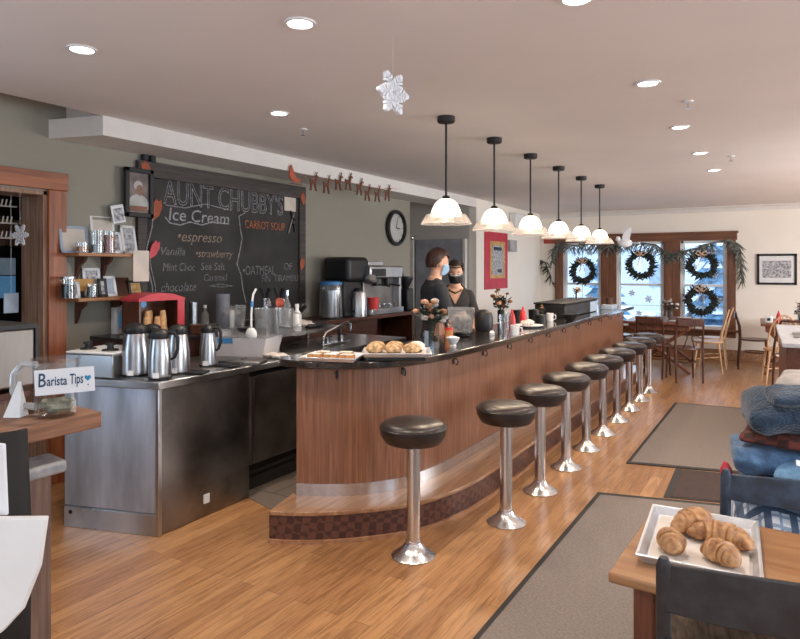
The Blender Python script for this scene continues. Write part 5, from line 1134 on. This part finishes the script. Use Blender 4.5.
# ---------------------------------------------------------------- clothes on the blue chair
def garment(name,lab,c,L,Wd,h,rz,m,seed,layers=2,roll=.0,grp=None,tilt=0):
    """folded cloth: a closed lump with fold lips along the near side and random creases"""
    t=T(name,lab,'folded clothing',c,rz,grp); n,k=44,26; vs=[];fs=[]
    rnd=Vector((seed*3.1,seed*1.7,seed*5.3))
    for i in range(n+1):
        s=-1+2*i/n
        e=(1-abs(s)**5)**.35 if abs(s)<1 else 0.02
        for j in range(k):
            a=2*PI*j/k; cy,cz=math.cos(a),math.sin(a)
            sq=lambda q,pw: math.copysign(abs(q)**pw,q)
            y=sq(cy,.7)*Wd/2*(.85+.15*e); z=sq(cz,.75)*h/2*(.35+.65*e)
            P_=Vector((s*L/2,y,z)); 
            f=noise.noise(P_*7+rnd)*.024+(.5-abs(noise.noise(P_*11+rnd)))*.016+noise.noise(P_*23+rnd)*.006
            # fold lips
            lip=-.014*abs(math.sin(z/h*PI*layers+noise.noise(P_*3+rnd)*1.2)) if cy<.5 else 0
            nr_=Vector((.2*s,cy,cz)).normalized(); P_+=nr_*(f*(h/.12)**.3+lip*(h/.12)**.5)
            P_.z+=h/2+noise.noise(P_*4+rnd*2)*.012+tilt*s*.03
            vs.append(tuple(Vector((P_.x,P_.y,max(P_.z,.001)))))
    for i in range(n):
        for j in range(k): fs.append((i*k+j,i*k+(j+1)%k,(i+1)*k+(j+1)%k,(i+1)*k+j))
    fs.append(tuple(range(k-1,-1,-1))); fs.append(tuple(n*k+j for j in range(k)))
    mb=MB(); mb.add(vs,fs); mb.build('fabric',m,t,ang=80,sub=1); return t
cx_,cy_=.06,2.72; z=.463
cx_=.045
garment('plaid_shirt','blue and white plaid shirt at the bottom of the clothes pile',(cx_,cy_,z),.43,.36,.25,R(8),'plaid',1,4); z+=.235
garment('folded_jeans','dark folded denim garment low in the pile just above the plaid shirt',(cx_+.01,cy_+.01,z),.41,.36,.09,R(4),'jean',2,2); z+=.075
g=garment('denim_jacket','light blue denim jacket spilling towards the right in the pile',(cx_+.14,cy_-.03,z),.40,.36,.115,R(-10),'jeanl',3,2); 
garment('folded_jeans','mid-blue folded jeans in the middle of the pile with a small white tag',(cx_-.02,cy_+.05,z+.01),.41,.34,.13,R(6),'jean',4,3); z+=.12
garment('flannel_shirt','dark red and brown flannel shirt squeezed between the jeans and the navy sweater',(cx_+.03,cy_+.04,z),.42,.32,.06,R(-6),'flan',5,2); z+=.045
garment('knit_sweater','navy knitted sweater folded thickly near the top of the pile',(cx_+.035,cy_+.05,z),.43,.34,.14,R(8),'knit',6,2); z+=.125
garment('knit_sweater','small navy knitted roll on top of the thick folded sweater',(cx_+.02,cy_-.03,z-.01),.24,.16,.06,R(14),'knit',9,1)
garment('fleece_jacket','beige fleece jacket on the very top and back of the pile',(cx_+.11,cy_+.14,z-.01),.36,.2,.10,R(-8),'beige',7,1)
q=at(777,445,.80); tag(MB().box(-.014,.014,-.002,.0,-.008,.012,rotm((0,0,0),(-35,10,20))).build('garment_tag','white',loc=(cx_-.0,cy_-.155,.88)),'small white tag on the folded jeans in the pile','tag')
tag(MB().ball((0,0,0),.02,.02,.035,10,7,None,.3,9).build('red_scarf_end','red',loc=(-.185,2.63,.80)),'small red scarf end sticking out at the left side of the pile','scarf')
# ---------------------------------------------------------------- left foreground
bb_=T('host_counter','rustic plank shelf counter with a stone ledge at the left edge of the photo','counter',(0,0,0))
MB().prism([(-2.0,.2),(-1.995,1.345),(-2.165,1.36),(-2.17,.2)],1.005,1.057).build('plank','rust',bb_,bevel=.004)
MB().prism([(-2.0,.2),(-1.995,1.225),(-2.13,1.245),(-2.13,.2)],.885,.925).build('stone_ledge','stone',bb_,bevel=.012,seg=3)
MB().box(-2.09,-2.03,.2,1.15,0,.884).box(-2.095,-2.02,.9,1.185,0,.884).build('post','greywood',bb_,bevel=.003)
MB().box(-2.11,-2.05,.45,.50,.925,1.004).box(-2.11,-2.05,.9,.94,.925,1.004).build('bracket','rust',bb_)
p=at(14,440,1.0)
bg_=T('black_apron','long black apron hanging over the front of the plank counter','apron',(-1.985,1.05,0))
n=14; vs=[]
for i in range(n+1):
    y=-.42+.45*i/n
    for zz in (1.062,.80,.55,.35): vs.append((.012+.010*math.sin(i*1.3+zz*3)+ (0 if zz>1 else .015),y*(1 if zz>1 else 1.05),zz))
m=MB(); m.add(vs,[(i*4+k,i*4+k+1,i*4+5+k,i*4+4+k) for i in range(n) for k in range(3)]); o=m.build('cloth','dark',bg_); o.modifiers.new('t','SOLIDIFY').thickness=.006
# white paper bag
def atd(u,v,d): x,y=w2((u-400)/F*d,d); return Vector((x,y,H+(HY-v)/F*d))
def slabof(pts,th,name,m,label,cat):
    P=[atd(*q) for q in pts]; c=sum(P,Vector())/len(P); nn=(P[1]-P[0]).cross(P[2]-P[0]).normalized()*th
    k=len(P); g=MB(); g.add([tuple(q-c) for q in P]+[tuple(q-c+nn) for q in P],[tuple(range(k)),tuple(range(2*k-1,k-1,-1))]+[((i+1)%k,i,k+i,k+(i+1)%k) for i in range(k)])
    return tag(g.build(name,m,loc=c,bevel=.004,smooth=False),label,cat)
slabof([(-60,519,1.46),(45,518,1.46),(38,568,1.455),(21,611,1.45),(0,634,1.45),(-60,650,1.45)],.02,'paper_bag','white','white paper bag hanging at the lower left edge under the plank counter','bag')
slabof([(-60,440,1.5),(4,444,1.5),(7,516,1.5),(-60,516,1.5)],.01,'paper_sheet','paper','narrow strip of white paper above the white bag at the left edge','paper')
# pitcher
p=at(56,415,1.058); jr=T('tip_pitcher','faceted clear glass pitcher used as a tip jar on the plank counter','pitcher',(p.x,p.y,1.058),R(30)); jr.scale=(1.05,1.05,1.15)
MB().lathe([(0,0),(.055,0),(.062,.01),(.063,.06),(.068,.10),(.068,.155),(.074,.165),(.070,.165),(.063,.155),(.063,.10),(.058,.06),(.057,.014),(0,.012)],12,None,lambda a,z:.03*math.cos(a*6)).build('jug',M['glass'],jr,ang=20)
MB().tube([(.06,0,.145),(.10,0,.15),(.128,0,.12),(.13,0,.07),(.105,0,.03),(.062,0,.025)],.011,10,Matrix.Rotation(PI+R(5),4,'Z')).build('handle',mat('thick_glass',(.85,.88,.9),.08,trans=.7,vary=0),jr)
MB().ball((0,0,.03),.046,.046,.02,14,7,None,.5,12).build('banknotes',mat('crumpled_notes',(.30,.30,.22),.8,vary=.3,scale=30),jr)
cdir=p-Vector((0,0,p.z)); 
k1=atd(35,370,dep(p)-.085); k2=atd(95,366,dep(p)-.05); k3=atd(35,395,dep(p)-.085)
ux=(k2-k1).normalized(); uz=(k1-k3).normalized(); uy=uz.cross(ux).normalized(); uz=ux.cross(uy).normalized(); w_=(k2-k1).length; h_=(k1-k3).length
card=T('tips_card','white handwritten card reading Barista Tips taped to the glass pitcher','card',tuple(k3)); lroot=card
MX=Matrix(((ux.x,uz.x,-uy.x,0),(ux.y,uz.y,-uy.y,0),(ux.z,uz.z,-uy.z,0),(0,0,0,1)))
if MX.determinant()<0: MX=Matrix(((ux.x,uz.x,uy.x,0),(ux.y,uz.y,uy.y,0),(ux.z,uz.z,uy.z,0),(0,0,0,1)))
MB().add([(0,-.004,0),(w_,0,0),(w_+.0,h_,0),(0,h_-.002,0),(0,-.004,-.001),(w_,0,-.001),(w_,h_,-.001),(0,h_-.002,-.001)],[(0,1,2,3),(7,6,5,4),(0,4,5,1),(1,5,6,2),(2,6,7,3),(3,7,4,0)],MX).build('card','paper',card,smooth=False)
M['ink']=mat('blue_black_ink',(.02,.06,.13),.7,vary=0); M['inkb']=mat('blue_ink',(.03,.25,.45),.7,vary=0)
def ctext(txt,x,y,size,width,m='ink',b=.0006): return textobj('lettering',txt,size,m,card,MX@Matrix.Translation((x,y,.0008)),False,b,.0002,.1,1,width)
ctext('B',w_*.06,h_*.30,.062,w_*.13); ctext('arista',w_*.20,h_*.33,.042,w_*.34); ctext('Tips',w_*.59,h_*.35,.046,w_*.22)
ht=[]
for i in range(24):
    a=2*PI*i/24; ht.append((.0009*11*math.sin(a)**3*1.0,.0009*(13*math.cos(a)-5*math.cos(2*a)-2*math.cos(3*a)-math.cos(4*a))*.75))
MB().add([(x+w_*.89,y+h_*.55,.0012) for x,y in ht],[tuple(range(24))],MX).build('heart_mark','inkb',card,smooth=False)
MB().cyl(.0022,.0006,.0014,10,MX@Matrix.Translation((w_*.89,h_*.27,0))).build('dot_mark','ink',card)
p=at(17,419,1.058); tag(MB().add([(-.03,0,0),(.025,.0,0),(.018,.02,.115),(.008,.02,.115),(-.03,.05,0),(.025,.05,0)],[(0,1,2,3),(5,4,3,2),(0,3,4),(1,5,2),(0,4,5,1)],Matrix.Rotation(R(30),4,'Z')).build('tent_card','white',loc=(p.x-.03,p.y,1.058),smooth=False),'white folded tent card left of the glass pitcher','card')
# machine in the doorway
t=T('counter_oven','steel-backed machine with a black frame at the left edge before the doorway','machine',(0,0,0))
X1=-3.0; yr=onx(35,340,X1).y; zt_=onx(33,328,X1).z; zb_=onx(20,383,X1).z
MB().box(-3.45,X1,.9,yr,zb_-.02,zt_).build('steel_back','steelm',t,bevel=.01); MB().box(-3.46,X1+.006,.89,yr+.012,zt_,zt_+.02).box(X1-.03,X1+.006,yr,yr+.014,zb_-.02,zt_).build('black_frame','black',t); MB().box(-3.2,-3.05,1.35,1.50,zt_+.02,zt_+.03).build('papers','paper',t)
for y in (.95,yr-.05): MB().box(-3.4,X1-.02,y-.02,y+.02,zb_-.04,zb_-.02).build('foot','black',t)
t=T('side_cabinet','dark brown cabinet under the steel-backed machine at the left edge','cabinet',(0,0,0)); MB().box(-3.5,-3.02,.85,yr-.03,0,zb_-.07).build('body','greywood',t,bevel=.004); MB().box(-3.5,-3.0,.84,yr-.02,zb_-.07,zb_-.04).build('top','brownd',t,bevel=.003)
# dim display cooler and clutter beyond the doorway
X2=-6.3; t=T('display_cooler','dark cooler with bluish lit panels seen through the left doorway','cooler',(0,0,0)); ya=onx(0,260,X2).y; yb=onx(32,260,X2).y
MB().box(X2-.5,X2,ya-1.2,yb,0,onx(10,247,X2).z).build('body','dark',t)
for v0,v1,mm_ in ((258,275,mat('lit_panel_pale',(.25,.33,.42),.4,emit=.25,vary=.2)),(276,298,mat('lit_panel_blue',(.10,.27,.48),.4,emit=.4,vary=.2))):
    a=onx(0,v0,X2).z;b=onx(0,v1,X2).z; MB().box(X2,X2+.01,ya-1.1,onx(15,270,X2).y,b,a).build('lit_panel',mm_,t)
MB().box(X2-.4,X2+.0,ya-1.2,onx(25,230,X2).y,onx(8,230,X2).z-.15,onx(8,230,X2).z+.1).build('upper_shelf','jamb',t)
p=onx(11,303,-4.7); t=T('paper_sign','small pale paper sign hanging on a string inside the left doorway','sign',p); MB().box(0,.004,-.05,.05,-.07,.07).build('sheet','bluel',t); MB().cyl(.0012,.07,2.06-p.z,5).build('string','white',t)
for k,(u,v) in enumerate(((4,206),(5,223),(4,238))):
    p=onx(u,v,-4.9); m=MB()
    for q in range(4): m.tube([(0,-.05+q*.03,0),(0,-.04+q*.03,.05)],.006,5)
    m.tube([(0,-.09,0),(0,.09,.0)],.006,5); tag(m.build('glass_rack','cream2',loc=p),'pale hanging rack inside the left doorway, %s from the top'%on[k],'rack')
# ---------------------------------------------------------------- island at the right
il=T('service_island','dark wood island with a pale quartz top at the right edge, beyond the clothes','counter',(-.02,6.2,0),R(2))
MB().box(.03,1.2,.03,1.9,0,.88).build('body','brownh',il,bevel=.004); MB().box(0,1.25,0,1.95,.88,.92).build('quartz_top',mat('quartz',(.55,.56,.60),.25,vary=.08,scale=20),il,bevel=.006)
t=T('serving_tray','flat dark tray on the quartz island top','tray',(.18,6.9,.921)); MB().box(-.12,.3,-.2,.2,0,.012).build('tray_body','steeld',t,bevel=.004)
# ---------------------------------------------------------------- far dining furniture
def trestle(name,lab,loc,rz,L,Wd,m,h=.745):
    t=T(name,lab,'table',loc,rz); MB().box(-L/2,L/2,-Wd/2,Wd/2,h-.035,h).build('tabletop',m,t,bevel=.005); MB().box(-L/2+.08,L/2-.08,-Wd/2+.06,Wd/2-.06,h-.12,h-.036).build('apron',m,t)
    for x in (-L/2+.18,L/2-.18):
        for s in (-1,1): MB().beam((x+s*.02,-s*(Wd/2-.08),h-.1),(x+s*.02,s*(Wd/2-.05),0.0),.04,.085,(1,0,0)).build('cross_leg','tleg',t,bevel=.004)
    MB().beam((-L/2+.18,0,.36),(L/2-.18,0,.36),.04,.08).build('stretcher','tleg',t)
    return t
ta=trestle('trestle_table','brown trestle table set with white place settings under the middle window',(-1.62,10.6,0),R(92),1.35,.95,'tleg')
tb2=trestle('trestle_table','brown trestle table with a ketchup bottle below the framed picture at the right',(.06,11.0,0),R(92),1.15,.75,'tleg')
def bent(name,lab,loc,rz):
    t=T(name,lab,'chair',loc,rz,'dark bentwood chairs'); m='brownd'
    for s in (-1,1):
        MB().tube([(s*.17,-.22,0),(s*.175,-.19,.45),(s*.175,-.20,.65),(s*.17,-.25,.86)],[.014,.017,.015,.013],8).build('rear_leg',m,t); MB().tube([(s*.18,.19,0),(s*.165,.16,.44)],[.013,.017],8).build('front_leg',m,t)
    MB().box(-.17,.17,-.265,-.24,.76,.86).build('top_rail',m,t,bevel=.01); 
    for s in (-1,1): MB().tube([(s*.06,-.245,.77),(s*.03,-.205,.6),(s*.07,-.19,.46)],.008,6).build('back_rod',m,t)
    MB().lathe([(0,.435),(.19,.435),(.205,.445),(.20,.46),(0,.457)],28).build('seat','brownh',t)
    MB().tube([(.16*math.cos(a),.02+.16*math.sin(a),.26) for a in [2*PI*k/20 for k in range(20)]],.009,6,closed=True).build('ring_stretcher',m,t)
    return t
bent('bentwood_chair','dark bentwood chair at the near right corner of the window table',(-1.18,9.5,0),R(25))
bent('bentwood_chair','dark bentwood chair at the near left corner of the window table',(-1.6,9.66,0),R(-5))
bent('bentwood_chair','dark bentwood chair at the left end of the window table, just past the bar end',(-2.33,10.15,0),R(-88))
bent('bentwood_chair','dark bentwood chair behind the bar end beside the left window',(-2.33,10.75,0),R(-95))
bent('bentwood_chair','dark bentwood chair standing alone by the wall, left of the table with the ketchup bottle',(-.40,11.12,0),R(-85))
def windsor(lab,loc,rz,arm=False):
    t=T('windsor_chair',lab,'chair',loc,rz,'light windsor chairs'); m='lightw'
    for sx in (-1,1):
        for sy in (-1,1): MB().tube([(sx*.2,sy*.19,0),(sx*.15,sy*.14,.43)],[.011,.016],8).build('leg',m,t)
    MB().lathe([(0,.43),(.18,.43),(.205,.44),(.2,.46),(0,.455)],28).build('seat',m,t)
    hp_=[(.18*math.cos(a),-.16-.10*math.sin(a)*1.2,.46+.46*math.sin(a)**.8 if math.sin(a)>0 else .46) for a in [PI*k/16 for k in range(17)]]
    MB().tube(hp_,.011,8).build('back_hoop',m,t)
    for k in range(1,7):
        x=-.15+.3*k/7; a=math.acos(max(-1,min(1,x*1.1/.18))); MB().tube([(x*.8,-.17,.45),(x*1.1,-.16-.12*math.sin(a),.46+.46*math.sin(a)**.8)],.005,6).build('spindle',m,t)
    MB().tube([(-.17,-.15,.2),(-.0,0,.2),(.17,.15,.2)],.008,6).tube([(.17,-.15,.2),(0,0,.2),(-.17,.15,.2)],.008,6).build('stretcher',m,t)
    return t
windsor('light wood windsor chair at the right end of the window table, nearer one',(-.98,10.5,0),R(95))
windsor('light wood windsor chair at the right end of the window table, nearer the wall',(-.96,11.05,0),R(92))
windsor('light wood windsor chair in front of the table with the ketchup bottle',(-.05,9.95,0),R(10))
# dark hooped armchair
t=T('hoop_armchair','dark bent-hoop armchair at the right edge, behind the quartz island',"chair",(.12,9.2,0),R(12))
for sx in (-1,1):
    MB().tube([(sx*.22,-.22,0),(sx*.2,-.19,.45)],.015,8).build('rear_leg','brownd',t); MB().tube([(sx*.22,.2,0),(sx*.2,.18,.45)],.015,8).build('front_leg','brownd',t)
MB().lathe([(0,.44),(.2,.44),(.22,.455),(0,.46)],28).build('seat','cream2',t); MB().tube([(.26*math.cos(a),-.05-.2*math.sin(a),.46+.44*min(1,math.sin(a)*1.6)) for a in [PI*k/18 for k in range(19)]],.014,8).build('back_hoop','brownd',t)
MB().tube([(.2*math.cos(a),-.1-.13*math.sin(a),.45+.30*min(1,math.sin(a)*1.5)) for a in [PI*k/18 for k in range(19)]],.010,8).build('inner_hoop','lightw',t)
# settings on far tables
def onT(t,x,y): return t.matrix_basis@Vector((x,y,.7455))
for k,(x,y,lab) in enumerate(((-.45,-.25,'near right'),(-.45,.25,'near left'),(.3,-.28,'far right'),(.3,.28,'far left'))):
    p=onT(ta,x,y); t=T('place_setting','white plate with folded napkin on the window table, %s'%lab,'plate',p,0,'white plates on the window table'); MB().lathe([(0,0),(.06,0),(.11,.012),(.108,.015),(.06,.005),(0,.005)],24).build('plate','white',t); MB().box(-.03,.03,-.06,.06,.006,.02).build('napkin','cloth',t,bevel=.003)
flowers(onT(ta,-.1,-.1),.045,.13,'glass vase of white flowers with dark leaves on the window table','glass',9,['petw','white','petw'],.17,.12,11,False)
tag(MB().lathe([(0,0),(.03,0),(.035,.11),(.032,.11),(.028,.006),(0,.006)],16).build('water_glass','glass',loc=onT(ta,-.2,.05)),'clear glass on the window table left of its flowers','glass')
p=onT(tb2,-.30,.15); ketchup(p,'red ketchup bottle on the table below the framed picture')
t=T('condiment_caddy','pale condiment caddy beside the ketchup bottle on the right-hand far table','caddy',onT(tb2,-.30,.27)); MB().box(-.05,.05,-.05,.05,0,.1).build('caddy','white',t,bevel=.01); MB().box(-.02,.02,-.06,-.05,.03,.07).build('black_mark','black',t)
flowers(onT(tb2,-.1,-.12),.035,.10,'small vase of dark foliage and rust flowers on the right-hand far table','glass',8,['petb','leaf','petw'],.2,.10,13,False)
